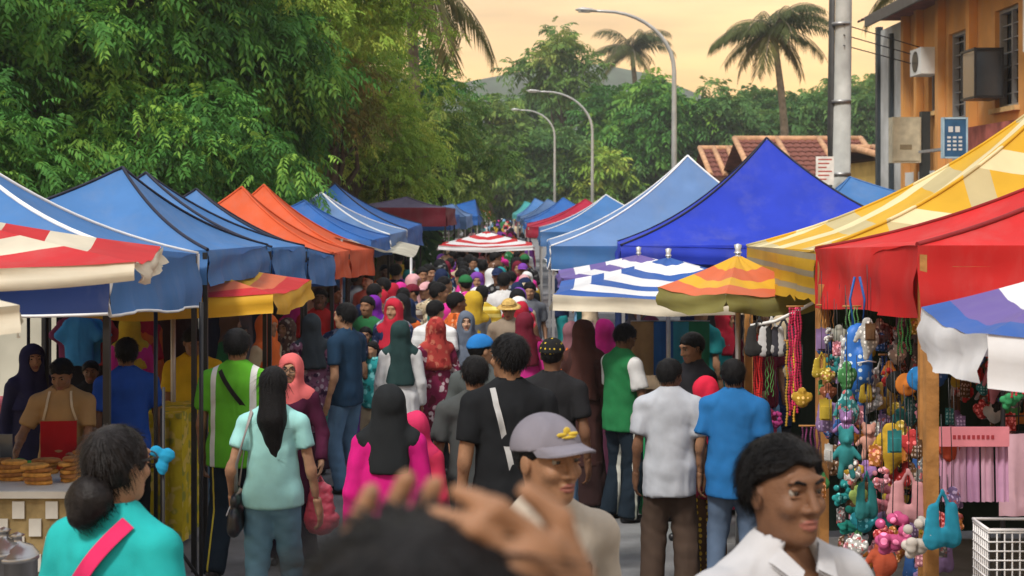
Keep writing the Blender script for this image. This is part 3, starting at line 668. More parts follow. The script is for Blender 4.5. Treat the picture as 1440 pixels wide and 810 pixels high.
def limbs(base, top, tips, r0, seed):
    rg = random.Random(seed); b = MB(); base = Vector(base); top = Vector(top); pts = []; rad = []
    for i in range(7):
        t = i/6; p = base.lerp(top, t) + Vector((math.sin(t*4 + seed)*.12*r0*6, math.cos(t*3 + seed)*.1*r0*5, 0)); pts.append(p); rad.append(r0*(1.25 - .75*t) if i else r0*1.6)
    b.tube(pts, rad, 9)
    for tp in tips:
        s_ = rg.randint(2, 5); a = pts[s_]; tp = Vector(tp); m_ = a.lerp(tp, .5) + Vector((rg.uniform(-.4, .4), rg.uniform(-.3, .3), rg.uniform(.1, .6)))
        b.tube([a, a.lerp(m_, .5) + Vector((0, 0, .1)), m_, tp], [rad[s_]*.55, rad[s_]*.45, rad[s_]*.3, rad[s_]*.08], 6)
    return b
def tree(name, base, cen, rad, leafkey, label, group, seed, nclump=60, nspray=40, spray=.55, leaf=.2, hang=.5, cr=(.6, 1.15), r0=.22, view=True, pairs=5):
    cr = (cr[0]*.82, cr[1]*.85)
    rg = np.random.default_rng(seed); root = empty(name, base, 0, label, 'tree', group)
    A, CC = crown_arrays(rg, np.array(cen) - np.array(base), rad, nclump, nspray, spray, leaf, hang, cr, view, pairs)
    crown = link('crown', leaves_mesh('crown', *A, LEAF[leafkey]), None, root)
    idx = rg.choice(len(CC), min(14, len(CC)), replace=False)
    top = Vector(cen) - Vector(base); top.z += rad[2]*.2
    limbs((0, 0, -.1), top, [CC[i] for i in idx], r0, seed).build('trunk', BARK, root)
    return root
G1 = 'trees behind the left row of tents'
# the dense dark green trees on the left, near to far
tree('broadleaf_tree', (-11.6, 21.5, 0), (-10.1, 21.5, 5.4), (3.3, 2.6, 3.4), 'deep', 'dense deep green tree rising at the far left edge behind the blue tents', G1, 11, 96, 45, 0.43, 0.158)
tree('broadleaf_tree', (-7.4, 25, 0), (-7.1, 25, 6.2), (3.1, 2.6, 3.9), 'deep', 'tall dark tree with drooping leaves behind the peaked blue tent on the left', G1, 12, 112, 47, 0.50, 0.176, .7)
tree('broadleaf_tree', (-9.0, 20.0, 0), (-8.5, 19.6, 3.3), (2.2, 1.5, 1.6), 'deep', 'low leafy tree just above the nearest left blue canopy', G1, 13, 50, 43, 0.36, 0.126, .4)
tree('broadleaf_tree', (-4.6, 27, 0), (-5.3, 27, 4.4), (1.9, 2.0, 2.8), 'deep', 'dark leafy tree rising behind the two orange tents', G1, 14, 91, 45, 0.47, 0.170, .8)
tree('broadleaf_tree', (-6.2, 23, 0), (-6.0, 23, 3.1), (2.6, 1.5, 1.4), 'deep', 'low bushy dark tree between the blue and orange tent peaks', G1, 15, 61, 43, 0.36, 0.126, .5)
tree('broadleaf_tree', (-5.2, 30, 0), (-4.6, 30, 7.5), (2.8, 2.5, 3.0), 'bright', 'pale yellow green tree top high above the dark trees left of centre', G1, 16, 96, 45, 0.36, 0.126, .3)
tree('broadleaf_tree', (-3.9, 34, 0), (-3.9, 34, 5.0), (2.2, 2.2, 3.2), 'bright', 'yellow green tree with thin twigs beside the hanging palm frond', G1, 17, 96, 45, 0.32, 0.107, .3)
tree('broadleaf_tree', (-4.3, 31, 0), (-3.9, 30.5, 4.6), (1.0, .9, .9), 'rust', 'small rust tinged tree in front of the yellow green one', G1, 18, 22, 36, 0.36, 0.126, .5)
tree('broadleaf_tree', (-3.4, 36, 0), (-3.3, 36, 3.6), (1.6, 1.4, 1.6), 'bright', 'low bright green tree above the small blue tent peaks', G1, 19, 50, 40, 0.36, 0.139, .6)
tree('broadleaf_tree', (-2.4, 46, 0), (-2.6, 46, 3.6), (2.6, 2, 2.3), 'olive', 'olive green tree behind the maroon canopy', G1, 20, 61, 38, 0.43, 0.158, .4)
tree('broadleaf_tree', (-4.2, 52, 0), (-4.4, 52, 6.0), (3.0, 2.6, 3.4), 'deep', 'darker tree below the gap of sky left of centre', G1, 21, 71, 38, 0.58, 0.202, .4)
tree('broadleaf_tree', (-11, 34, 0), (-10.5, 33, 7.0), (4.6, 2.4, 4.6), 'deep', 'tall dark tree filling the gap behind the front trees at far left', G1, 22, 102, 36, 0.68, 0.252, .6)
G2 = 'wooded backdrop beyond the end of the street'
far = [  # px, crown centre py, distance, half width px, half height px, key, label
 (690, 215, 80, 60, 65, 'olive', 'hazy olive tree at the end of the street left of the lamps'),
 (660, 250, 68, 60, 45, 'olive', 'low leafy tree just above the distant blue tents at left centre'),
 (760, 235, 90, 75, 60, 'far', 'pale green rounded tree behind the two small street lamps'),
 (790, 105, 120, 60, 52, 'olive', 'feathery tall tree against the sky left of the small palm'),
 (760, 165, 130, 40, 45, 'far', 'wispy distant tree below the hazy hill'),
 (860, 190, 100, 65, 70, 'deep', 'dark green tree between the two nearest street lamps'),
 (930, 185, 95, 62, 66, 'deep', 'dark tree right behind the nearest street lamp'),
 (900, 245, 88, 80, 45, 'olive', 'low shrubby tree behind the pale blue tent peak'),
 (1010, 195, 95, 60, 62, 'far', 'green tree left of the tall palm trunk'),
 (1065, 178, 110, 50, 45, 'far', 'tree crown directly behind the tall palm trunk'),
 (1135, 185, 105, 50, 48, 'far', 'tree between the tall palm and the utility pole'),
 (1225, 178, 100, 55, 45, 'far', 'tree between the utility pole and the orange building'),
 (1180, 150, 130, 45, 32, 'olive', 'thin tree top behind the utility pole'),
 (1240, 128, 135, 28, 24, 'olive', 'sparse tree top left of the orange building roof'),
 (1000, 235, 80, 50, 45, 'far', 'leafy tree rising behind the royal blue tent'),
 (820, 250, 78, 55, 40, 'bright', 'small bright green tree behind the maroon tent'),
]
for i, (px, py, d, hw, hh, key, lb) in enumerate(far):
    d = max(d, 107 + (i*7) % 13); c = W(px, py, d); k = d/FPX; sparse = 'feathery' in lb or 'sparse' in lb or 'wispy' in lb or 'thin' in lb
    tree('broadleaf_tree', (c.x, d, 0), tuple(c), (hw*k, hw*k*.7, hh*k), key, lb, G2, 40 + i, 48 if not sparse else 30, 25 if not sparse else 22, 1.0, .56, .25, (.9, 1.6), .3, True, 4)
# understorey: one unbroken mass of brush beyond the tents
rg = np.random.default_rng(99); A = None
for (x0, x1, y0, z0) in ((-16, -3.5, 40, 2.2), (-10, 20, 110, 4.5), (18, 40, 118, 5.0), (-30, -6, 60, 5)):
    for i in range(26):
        cx = x0 + (x1 - x0)*(i + .5)/26
        a, _ = crown_arrays(rg, (cx, y0 + rg.uniform(-2, 2), z0*.5), ((x1 - x0)/18, 1.5, z0*.75), 7, 12, 1.05, .66, .3, (.6, 1.3), True, 4)
        A = a if A is None else [np.concatenate([p, q_]) for p, q_ in zip(A, a)]
pass
o = link('brush', leaves_mesh('brush', *A, LEAF['far']), None); tag(o, 'mass of green brush filling the ground beyond the market', 'brush', kind='stuff')

# ------------------------------------------------------------------ palms
FROND = leaf_mat('palm_fronds', (.05, .07, .025), (.09, .11, .035), (.2, .17, .06))
PTRUNK = mat('palm_trunk', (.2, .17, .13), .95, .1, var=.3, vscale=5, bump=.9, bscale=7)
def palm(base, top, rf, nfr, label, seed, rt=.17, angles=None):
    rg = random.Random(seed); root = empty('palm_tree', base, 0, label, 'palm tree', 'coconut palms'); B0 = Vector(base); T = Vector(top) - B0
    pts = [Vector((0, 0, -.1)).lerp(T, t/12) + Vector((math.sin(t/12*PI)*rt*2.2, 0, 0)) for t in range(13)]
    MB().tube(pts, [rt*(1.5 - .7*i/12) + (.012 if i % 2 else 0) for i in range(13)], 10).build('trunk', PTRUNK, root)
    for k in range(nfr):
        az, el_ = angles[k] if angles else (2*PI*k/nfr + rg.uniform(-.25, .25), rg.uniform(-.5, 1.3))
        L_ = rf*rg.uniform(.85, 1.1); hv = Vector((math.cos(az), math.sin(az), 0)); p = T.copy(); e = el_; P_ = [p.copy()]; n = 16
        for i in range(n):
            p = p + (hv*math.cos(e) + Vector((0, 0, math.sin(e))))*(L_/n); e -= (.85 + .55*max(0, el_))/n*1.2; P_.append(p.copy())
        Bs, Ds, Us, Ls = [], [], [], []; sv = hv.cross(Vector((0, 0, 1)))
        for i in range(1, n + 1):
            tdir = (P_[i] - P_[i-1]).normalized(); up_ = sv.cross(tdir)
            for h_ in (0, .33, .66):
                q_ = P_[i-1].lerp(P_[i], h_)
                for sg in (-1, 1):
                    dv = (sv*sg*.72 + tdir*.55 + Vector((0, 0, -.3 - .35*rg.random()))).normalized(); Bs.append(q_); Ds.append(dv); Us.append(tdir.cross(dv).cross(dv).normalized()); Ls.append(L_*.3*(1 - .75*abs(i/n - .42))*rg.uniform(.8, 1.1))
        Ls = np.array(Ls); me = leaves_mesh('frond', np.array(Bs), np.array(Ds), np.array(Us), Ls, Ls*.075, np.clip(np.full(len(Ls), .75 - .5*(el_ + .35)) + RNG.normal(0, .08, len(Ls)), 0, 1), FROND, .35)
        fo = link('frond', me, None, root)
        MB().tube(P_[::2], [rf*.012*(1 - .8*i/8) for i in range(len(P_[::2]))], 5).build('midrib', PTRUNK, fo)
    b = MB()
    for k in range(7):
        a = k*.9; b.lathe([(.001, -.13), (.08, -.09), (.11, 0), (.07, .1), (.001, .13)], T + Vector((.22*math.cos(a), .22*math.sin(a), -.3 - .05*(k % 3))), 8)
    b.build('coconut_cluster', mat('coconut_husk', (.16, .13, .04), .7, .3), root)
c = W(1087, 42, 70); palm((c.x + .45, 70, 0), tuple(c), 3.3, 24, 'tall coconut palm against the sky right of centre', 5)
c = W(888, 70, 128); palm((c.x + .2, 128, 0), tuple(c), 4.3, 22, 'coconut palm behind the nearest street lamp', 6, .24)
c = W(572, -48, 44); palm((c.x - .3, 44, 0), tuple(c), 3.9, 18, 'coconut palm whose long fronds droop over the gap left of centre', 8, .17)
c = W(1272, -28, 46); palm((c.x + .5, 46, 0), tuple(c), 2.0, 14, 'palm peeking over the orange building at the top right', 9, .15)

# ------------------------------------------------------------------ street lamps and utility pole
CONC = mat('spun_concrete', (.36, .36, .34), .8, .25, var=.22, vscale=2.5, bump=.2, bscale=30)
GALV = mat('galvanised_steel', (.42, .43, .43), .45, .5, .4, var=.15, vscale=3)
def lamp(px, d, px_head, py_top, label):
    x = (px - 720)*d/FPX; k = d/FPX; zt = CAMH + (HOR - py_top)*k; hx = (px_head - 720)*d/FPX; r = .0035*d*.55
    root = empty('street_lamp', (x, d, 0), 0, label, 'street lamp', 'street lamps along the right'); A_ = x - hx; pts = [Vector((0, 0, 0)), Vector((0, 0, zt*.5))]
    n = 10
    for i in range(n + 1):
        a = i/n*PI/2; pts.append(Vector((-(1 - math.cos(a))*A_*.72, 0, zt - A_*.62 + math.sin(a)*A_*.62)))
    pts.append(Vector((-A_*.86, 0, zt + .02)))
    rad = [.11, .095] + [.08 - .03*i/n for i in range(n + 1)] + [.045]
    MB().tube(pts, rad, 10).build('pole', GALV, root)
    b = MB(); b.tube([(-A_*.8, 0, zt + .01), (-A_*.86, 0, zt + .04), (-A_*.95, 0, zt + .06), (-A_*1.02, 0, zt + .06)], [.06, .13, .17, .05], 10, 0, True, .55); hd = b.build('lamp_head', GALV, root)
    MB().tube([(-A_*.87, 0, zt - .01), (-A_*.99, 0, zt + .01)], [.1, .1], 8, 0, True, .5).build('diffuser', mat('lamp_glass', (.6, .6, .58), .25, .5), hd)
    MB().box((-.14, -.14, 0), (.14, .14, .05)).build('base_plate', GALV, root)
lamp(948, 50, 812, 16, 'tall curved street lamp nearest the camera, grey head pointing left')
lamp(833, 84, 742, 129, 'middle curved street lamp with a pale pole above the far tents')
lamp(780, 102, 720, 155, 'farthest and smallest curved street lamp in the centre')
root = empty('utility_pole', (463*27.5/FPX, 27.5, 0), 0, 'thick grey concrete utility pole in front of the tiled roofs', 'pole')
MB().tube([(0, 0, 0), (.0, 0, 3), (.04, 0, 6), (.08, 0, 9.5)], [.19, .175, .16, .15], 16).build('pole', CONC, root)
MB().tube([(-.2, .05, 0), (-.2, .05, 4), (-.13, .05, 9.4)], .06, 8).build('conduit', mat('dark_conduit', (.05, .05, .05), .6), root)
for i, z in enumerate((3.2, 4.6, 6.1)): MB().tube([(0, 0, z), (0, 0, z + .06)], .19, 16).build('strap_band', mat('steel_band', (.3, .3, .3), .4, .5, .7), root)
for z, dz in ((9.1, .0), (8.9, .02), (8.7, 0)): MB().tube([(.0, -.2, z - 3), (6, 8, z - 3.2), (14, 26, z - 3 + dz)], .012, 5).build('wire', BLACK, root)
sg = empty('notice_board', tuple(W(1160, 240, 27.0)), 0, 'small white notice with printed lines on the left of the utility pole', 'sign')
MB().box((-.17, -.012, -.27), (.17, .012, .27)).build('panel', mat('white_paint', (.75, .74, .7), .5), sg)
for i in range(6): MB().box((-.13, -.0155, .2 - i*.075), (.13 - (i % 3)*.05, -.0125, .225 - i*.075)).build('printed_line', mat('red_print', (.45, .1, .08), .6), sg)

# ------------------------------------------------------------------ tiled houses and the orange shop building on the right
TILE = mat('terracotta_tile', (.15, .05, .035), .8, .25, var=.4, vscale=3.5, bump=.3, bscale=8)
TILEL = mat('pale_ridge_tile', (.48, .27, .15), .8, .2, var=.25, vscale=4)
OCHRE = mat('ochre_plaster', (.5, .34, .1), .85, .2, var=.18, vscale=1.2)
def tiled_house(px0, px1, d, py_ridge, py_eave, py_base, label, nrow=9, ncol=16, depth=5.0):
    x0, x1 = (px0 - 720)*d/FPX, (px1 - 720)*d/FPX; k = d/FPX; zr, ze = CAMH + (HOR - py_ridge)*k, CAMH + (HOR - py_eave)*k; dd = depth
    root = empty('tiled_house', ((x0 + x1)/2, d, 0), 0, label, 'house', 'low tiled houses behind the right tents'); w2 = (x1 - x0)/2
    b = MB(); b.box((-w2 + .3, dd*.12, -.02), (w2 - .3, dd*1.9, ze - .05)); b.build('wall', OCHRE, root)
    b = MB(); b.add([(-w2, 0, ze), (w2, 0, ze), (w2, dd, zr), (-w2, dd, zr), (-w2, 2*dd, ze), (w2, 2*dd, ze)], [(0, 1, 2, 3), (3, 2, 5, 4), (1, 0, 4, 5)]); rf = b.build('roof', TILE, root)
    sl = Vector((0, dd, zr - ze)).normalized(); Ls = math.hypot(dd, zr - ze); tw = 2*w2/ncol; tl = Ls/nrow
    me = MB(); n_ = 5
    me.grid([[(tw*(j/n_ - .5), t*tl*1.12, .02 + .05*math.sin(PI*j/n_) + .045*(1 - t)) for j in range(n_ + 1)] for t in (0, 1)][::-1]); me.grid([[(tw*(j/n_ - .5), 0, z_*(.065 + .05*math.sin(PI*j/n_))) for j in range(n_ + 1)] for z_ in (0, 1)]); tm = me.mesh('tile', TILE)
    ang = math.atan2(zr - ze, dd)
    for i in range(nrow):
        for j in range(ncol):
            o = link('tile', tm, None, rf, Vector((-w2 + tw*(j + .5), 0, ze)) + sl*(i*tl)); o.rotation_euler = (ang, 0, 0)
    nr_ = 3
    for j in range(nr_ + 1):
        xx = -w2 + 2*w2*j/nr_; bb = MB(); bb.tube([Vector((xx, 0, ze + .1)), Vector((xx, dd, zr + .1))], .13, 8); bb.build('ridge_cap', TILEL, rf)
    MB().tube([(-w2, dd, zr + .06), (w2, dd, zr + .06)], .15, 8).build('ridge_cap', TILEL, rf)
    MB().box((-w2, -.06, ze - .22), (w2, -.01, ze + .01)).build('fascia_board', mat('brown_timber', (.12, .06, .035), .8), root)
    return root
tiled_house(1060, 1252, 58, 190, 255, 300, 'long low house with red and orange roof tiles beyond the royal blue tent', 9, 18)
tiled_house(1236, 1330, 50, 205, 222, 320, 'ochre house with tiled roof beside the orange building', 7, 9, 4.0)
tiled_house(1000, 1062, 66, 206, 250, 300, 'dark brown tiled roof left of the royal blue tent peak', 6, 8, 4.0)
# orange two-storey shop building: the side towards the street recedes
ORANGE = mat('orange_plaster', (.6, .29, .09), .85, .15, var=.2, vscale=1.0, bump=.15, bscale=6, dirt=.3)
WHITEP = mat('white_plaster', (.62, .62, .6), .85, .2, var=.18, vscale=1.3)
GLASS = mat('dark_window_glass', (.03, .035, .04), .12, .6, var=.2, vscale=2)
FRAME = mat('grey_window_frame', (.25, .25, .25), .5, .4)
XB = 8.9; root = empty('shop_building', (XB, 24, 0), 0, 'orange two storey shop building with windows and tiled roof at top right', 'building')
YF, YN = 8.0, -4.0; ZE = 6.9; k_ = 0
def wallpiece(nm, y0, y1, z0, z1, x0=0.0, x1=.3, m=ORANGE): return MB().box((x0, y0, z0), (x1, y1, z1)).build(nm, m, root)
# openings (y0, y1, z0, z1) on the facade, then the wall built around them in columns
ops = [(7.0, 7.75, 4.3, 6.0), (5.75, 6.4, 4.6, 5.9), (3.6, 5.0, 3.4, 6.1), (1.0, 2.2, 4.4, 6.2), (-1.6, .2, 4.3, 6.3)]
cols = sorted({YN, YF} | {v for o_ in ops for v in o_[:2]})
for c0, c1 in zip(cols[:-1], cols[1:]):
    hit = [o_ for o_ in ops if o_[0] <= c0 + 1e-6 and o_[1] >= c1 - 1e-6]
    if hit: wallpiece('wall', c0, c1, 0, hit[0][2]); wallpiece('wall', c0, c1, hit[0][3], ZE)
    else: wallpiece('wall', c0, c1, 0, ZE)
MB().box((.3, YN, 0), (7, YF, ZE)).build('inner_block', mat('dim_interior', (.12, .07, .03), .9), root)
for (y0, y1, z0, z1) in ops:
    wn = MB(); t = .06
    for bx_ in (((.08, y0, z0), (.2, y0 + t, z1)), ((.08, y1 - t, z0), (.2, y1, z1)), ((.08, y0 + t, z0), (.2, y1 - t, z0 + t)), ((.08, y0 + t, z1 - t), (.2, y1 - t, z1)), ((.1, (y0 + y1)/2 - .025, z0 + t), (.18, (y0 + y1)/2 + .025, z1 - t))): wn.box(*bx_)
    wo = wn.build('window', FRAME, root); MB().box((.22, y0 + .01, z0 + .01), (.24, y1 - .01, z1 - .01)).build('pane', GLASS, wo)
    MB().box((-.1, y0 - .08, z0 - .09), (.07, y1 + .08, z0 - .002)).build('window_sill', mat('pale_sill', (.55, .36, .16), .8), wo)
    for zz in np.arange(z0 + .25, z1 - .1, .25): MB().box((.12, y0 + t, zz), (.15, y1 - t, zz + .02)).build('louvre_bar', FRAME, wo)
for yy in (7.88, 6.85, 5.3, 3.3): MB().box((-.16, yy - .1, 0), (-.003, yy + .1, ZE - .003)).build('pilaster', ORANGE, root)
MB().box((-.06, YF + .003, 0), (.55, YF + 2.1, ZE - .1)).build('corner_pier', mat('weathered_grey_plaster', (.42, .43, .43), .9, .2, var=.3, vscale=1.5, dirt=.5), root); MB().box((-.14, YF + 2.12, 0), (-.0, YF + 2.3, ZE)).build('drain_pipe', mat('dark_pipe', (.03, .04, .05), .5), root); MB().box((-.16, YF + .9, 0), (-.07, YF + 1.02, ZE - .3)).build('drain_pipe', mat('dark_pipe', (.03, .04, .05), .5), root)
MB().box((-.12, YN, 3.05), (-.004, YF, 3.35)).build('string_course', WHITEP, root); MB().box((-.3, YN, 2.2), (-.004, 3.4, 4.1)).build('faded_red_hoarding', mat('faded_red_paint', (.3, .08, .06), .8, var=.5, vscale=3), root)
MB().box((-.02, -4.0, 5.2), (-.35, -.2, 7.2)).build('white_bay', WHITEP, root)
rf = MB().add([(-.75, YN - .3, ZE - .05), (-.75, YF + .6, ZE - .05), (3.4, YF + .6, ZE + 2.0), (3.4, YN - .3, ZE + 2.0), (7.6, YF + .6, ZE - .05), (7.6, YN - .3, ZE - .05)], [(1, 0, 3, 2), (2, 3, 5, 4), (0, 1, 4, 5)]).build('roof', TILE, root)
tm = MB(); tm.grid([[(t*.5, .16*(j/4 - .5)*2.1, .02 + .05*math.sin(PI*j/4) + .04*(1 - t)) for j in range(5)] for t in (0, 1)]); tm = tm.mesh('tile', mat('dark_roof_tile', (.1, .055, .05), .8, var=.4, vscale=4)); an = math.atan2(2.05, 4.15)
for i in range(6):
    for j in range(41):
        o = link('tile', tm, None, rf, (-.75 + i*.45*math.cos(an), YN - .1 + j*.335, ZE - .05 + i*.45*math.sin(an))); o.rotation_euler = (0, -an, 0)
MB().box((-.82, YN - .3, ZE - .2), (-.76, YF + .6, ZE + .03)).build('gutter', mat('dark_gutter', (.05, .05, .055), .5), root)
cg = empty('window_cage', (XB - .35, 25.9, 4.35), 0, 'dark glazed window box jutting from the orange building wall', 'window box')
cg.scale = (.8, .75, .75); cg.location.z = 4.6
MB().box((-.3, -.5, 0), (.34, .5, 1.1)).build('glass_box', GLASS, cg)
for dx in (-.32, .3):
    for dy in (-.52, .48): MB().box((dx, dy, -.05), (dx + .04, dy + .04, 1.16)).build('corner_bar', BLACK, cg)
for z in (-.06, 1.1): MB().box((-.33, -.53, z), (.34, .53, z + .05)).build('rim', BLACK, cg)
ac = empty('air_conditioner', (XB - .25, 29.8, 5.35), 0, 'white air conditioner unit mounted between the orange pilasters', 'air conditioner')
MB().box((-.2, -.4, 0), (.23, .4, .55)).build('casing', WHITEP, ac); MB().tube([(-.21, 0, .28), (-.19, 0, .28)], .22, 16).build('fan_grille', BLACK, ac)
bx = W(1273, 197, 30); eb = empty('electrical_cabinet', (bx.x, 30, 0), 0, 'beige metal electrical cabinet on a dark post before the ochre house', 'cabinet')
MB().box((-.3, -.12, bx.z - .48), (.3, .2, bx.z + .48)).build('casing', mat('beige_metal', (.5, .45, .33), .6), eb); MB().box((-.27, -.135, bx.z - .44), (.27, -.121, bx.z + .44)).build('door', mat('beige_door', (.53, .48, .35), .55), eb)
MB().box((.33, -.1, 0), (.5, .12, bx.z + .6)).build('post', mat('dark_post', (.03, .035, .035), .6), eb); MB().box((-.15, -.142, bx.z - .2), (.1, -.136, bx.z - .1)).build('vent', mat('brown_vent', (.25, .2, .12), .7), eb)
bx = W(1342, 194, 25); sn = empty('shop_sign', tuple(bx), 0, 'blue shop sign with white lettering on the orange building', 'sign')
MB().box((-.19, -.05, -.33), (.19, .05, .33)).build('panel', mat('sign_blue', (.03, .1, .2), .5), sn)
for nm_, lo, hi in (('frame', (-.2, -.06, .33), (.2, .06, .36)), ('frame', (-.2, -.06, -.36), (.2, .06, -.33)), ('frame', (-.22, -.06, -.36), (-.19, .06, .36)), ('frame', (.19, -.06, -.36), (.22, .06, .36))): MB().box(lo, hi).build(nm_, mat('sign_frame', (.35, .5, .58), .5), sn)
for i in range(4):
    for j in range(3): MB().box((-.14 + j*.1, -.056, -.22 + i*.07), (-.08 + j*.1, -.0505, -.185 + i*.07)).build('letter_stroke', WHITEP, sn)
for j in range(2): MB().box((-.12 + j*.12, -.056, .1), (-.04 + j*.12, -.0505, .2)).build('letter_stroke', WHITEP, sn)
MB().box((-.06, .05, -.2), (.06, 2.0, -.15)).build('bracket', FRAME, sn)
# pale wall and low kiosks behind the left stalls
wl = empty('boundary_wall', (-7.2, 16.8, 0), 0, 'pale cream boundary wall seen under the left tents', 'wall')
for i in range(4): MB().box((-3.6 + i*1.55, -.08, 0), (-2.06 + i*1.55, .08, 2.0)).build('wall_panel', mat('cream_wall', (.5, .48, .4), .85, var=.2, vscale=1.3), wl)
for i in range(4): MB().box((-3.66 + i*1.55, -.13, 0), (-3.52 + i*1.55, -.081, 2.08)).build('pier', mat('cream_pier', (.42, .4, .33), .85), wl)
# ------------------------------------------------------------------ tents
STEEL = mat('dark_tent_steel', (.02, .02, .022), .45, .4, .3, var=.2); PALES = mat('pale_tent_steel', (.45, .45, .45), .4, .5, .5, var=.15)
WOODP = mat('orange_brown_wood', (.36, .17, .05), .7, .3, var=.3, vscale=9, bump=.3, bscale=25)
TRIMW = mat('white_trim', (.7, .72, .74), .7, .2, var=.1)
def prof(v): return .5*v + .5*v**2.3
def valance(A, B, ztA, ztB, hA, hB, outw, nu=22, nv=6, wave=.02, scallop=0, rg=random):
    ph = rg.uniform(0, 6); P_ = []; L_ = math.hypot(B[0]-A[0], B[1]-A[1])
    for j in range(nv + 1):
        t = j/nv; row = []
        for i in range(nu + 1):
            u_ = i/nu; zt = ztA + (ztB - ztA)*u_; hh = hA + (hB - hA)*u_
            sc = scallop*abs(math.sin(PI*u_*L_/.19))*t if scallop else 0
            o = wave*t*(math.sin(u_*L_*9 + ph) + .6*math.sin(u_*L_*21 + ph*2 + 2*t)) + .012*math.sin(t*7 + u_*5 + ph) + .02*t
            row.append((A[0] + (B[0]-A[0])*u_ + outw[0]*o, A[1] + (B[1]-A[1])*u_ + outw[1]*o, zt - hh*t + sc + .01*t*math.sin(u_*L_*4 + ph)))
        P_.append(row)
    return P_
def tent(label, m, near, far, width, apex, side, trim=None, legm=STEEL, vm=None, nearvm=None, group='pop-up market tents', scallop=0, vback=None, seamm=None, tilt=0.0, wrk=1.0):
    """near, far = (photo x, row of eave, row of valance bottom, distance) of the two street corners; side -1 left row, +1 right row"""
    rg = random.Random(label); out_ = []
    for px, pt, pb, d in (near, far):
        a = W(px, pt, d); b_ = W(px, pb, d); out_.append((a.x, d, a.z, a.z - b_.z))
    (xn, yn, zn, hn), (xf, yf, zf, hf) = out_; T = W(*apex)
    cs = [(xn, yn, zn, hn), (xf, yf, zf, hf), (xf + side*width, yf + side*tilt, zf, hf), (xn + side*width, yn + side*tilt, zn, hn)]
    ctr = Vector((sum(c[0] for c in cs)/4, sum(c[1] for c in cs)/4, gz((yn + yf)/2)))
    root = empty('market_tent', ctr, 0, label, 'tent', group); cs = [(c[0] - ctr.x, c[1] - ctr.y, c[2] - ctr.z, c[3]) for c in cs]; T = T - ctr
    nm = ('valance', 'valance', 'valance', 'valance')
    for i in range(4):
        A, B = cs[i], cs[(i+1) % 4]; nu, nv = 18, 16; ph = rg.uniform(0, 6); P_ = []
        for j in range(nv + 1):
            v = j/nv; row = []
            for q_ in range(nu + 1):
                u_ = q_/nu; bx_ = A[0] + (B[0]-A[0])*u_; by = A[1] + (B[1]-A[1])*u_; bz = A[2] + (B[2]-A[2])*u_
                sag = -.085*math.sin(PI*u_)*math.sin(PI*min(1, v*1.15 + .02)) - .03*math.sin(PI*u_)*(1 - v)
                wv = wrk*.013*math.sin(PI*u_)*(math.sin(u_*11 + v*4 + ph) + .7*math.sin(u_*23 - v*9 + ph*2))*(1 - v) + wrk*.006*math.sin(v*26 + u_*7 + ph)*math.sin(PI*u_)
                row.append((bx_ + (T.x - bx_)*v, by + (T.y - by)*v, bz + (T.z - bz)*prof(v) + sag + wv))
            P_.append(row)
        b = MB(); b.grid(P_); b.build('roof_panel', m, root)
        dx, dy = B[1]-A[1], -(B[0]-A[0]); ln = math.hypot(dx, dy) + 1e-6; ow = (dx/ln, dy/ln)
        if ow[0]*(A[0]+B[0]) + ow[1]*(A[1]+B[1]) < 0: ow = (-ow[0], -ow[1])
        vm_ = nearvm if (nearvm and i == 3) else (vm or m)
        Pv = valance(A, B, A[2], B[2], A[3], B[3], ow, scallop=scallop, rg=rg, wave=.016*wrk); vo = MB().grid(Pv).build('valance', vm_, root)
        if trim: MB().tube(Pv[-1], .009, 5).build('hem_trim', trim, vo); MB().tube([Pv[j][0] for j in range(len(Pv))], .011, 5).build('corner_trim', trim, vo)
        hp = [(A[0] + (T.x-A[0])*v, A[1] + (T.y-A[1])*v, A[2] + (T.z-A[2])*prof(v) + .004) for v in np.linspace(0, 1, 14)]
        MB().tube(hp, .013, 6).build('hip_seam', trim or seamm or m, root)
        ins_ = .985; lx, ly = A[0]*ins_, A[1]*ins_
        MB().box((lx - .017, ly - .017, gz(ly + ctr.y) - ctr.z + (.13 if abs(lx + ctr.x) > 4.6 else 0)), (lx + .017, ly + .017, A[2] - .015)).build('leg', legm, root)
        MB().tube([(A[0]*.98, A[1]*.98, A[2] - .1), (B[0]*.98, B[1]*.98, B[2] - .1)], .012, 6).build('eave_bar', legm, root)
    MB().tube([(T.x, T.y, T.z - .7), (T.x, T.y, T.z - .01)], .015, 6).build('centre_pole', legm, root)
    return root
BL1 = fabric('faded_blue_canvas', (.065, .19, .45)); BL2 = fabric('blue_canvas', (.03, .13, .42)); ROY = fabric('royal_blue_canvas', (.022, .05, .5))
LBL = fabric('pale_blue_canvas', (.13, .24, .47)); NAVY_SHADE = fabric('shade_navy_valance', (.012, .03, .12)); ORG = fabric('orange_canvas', (.62, .1, .03)); REDC = fabric('red_canvas', (.55, .022, .022), .18)  # navy valance: shade on the tent's near side is put into the cloth colour
MAR = fabric('maroon_canvas', (.16, .015, .03)); GRYP = fabric('grey_purple_canvas', (.14, .12, .2)); WHT = fabric('white_canvas', (.62, .62, .58)); BLK = mat('black_seam', (.01, .012, .03), .6)
YEL = mat('yellow_checked_canvas', (.62, .36, .02), .6, .3, var=.1, vscale=3, bump=.2, bscale=6, trans=.2, pattern=('plaid', (.5, .42, .22), (.72, .62, .36), 1.0))
YELV = mat('yellow_striped_valance', (.5, .29, .015), .6, .3, var=.12, vscale=3, bump=.2, bscale=6, trans=.2, pattern=('stripes', 2, 9.0, .35, (.28, .24, .16)))
LG, RG = 'tents in the left row', 'tents in the right row'
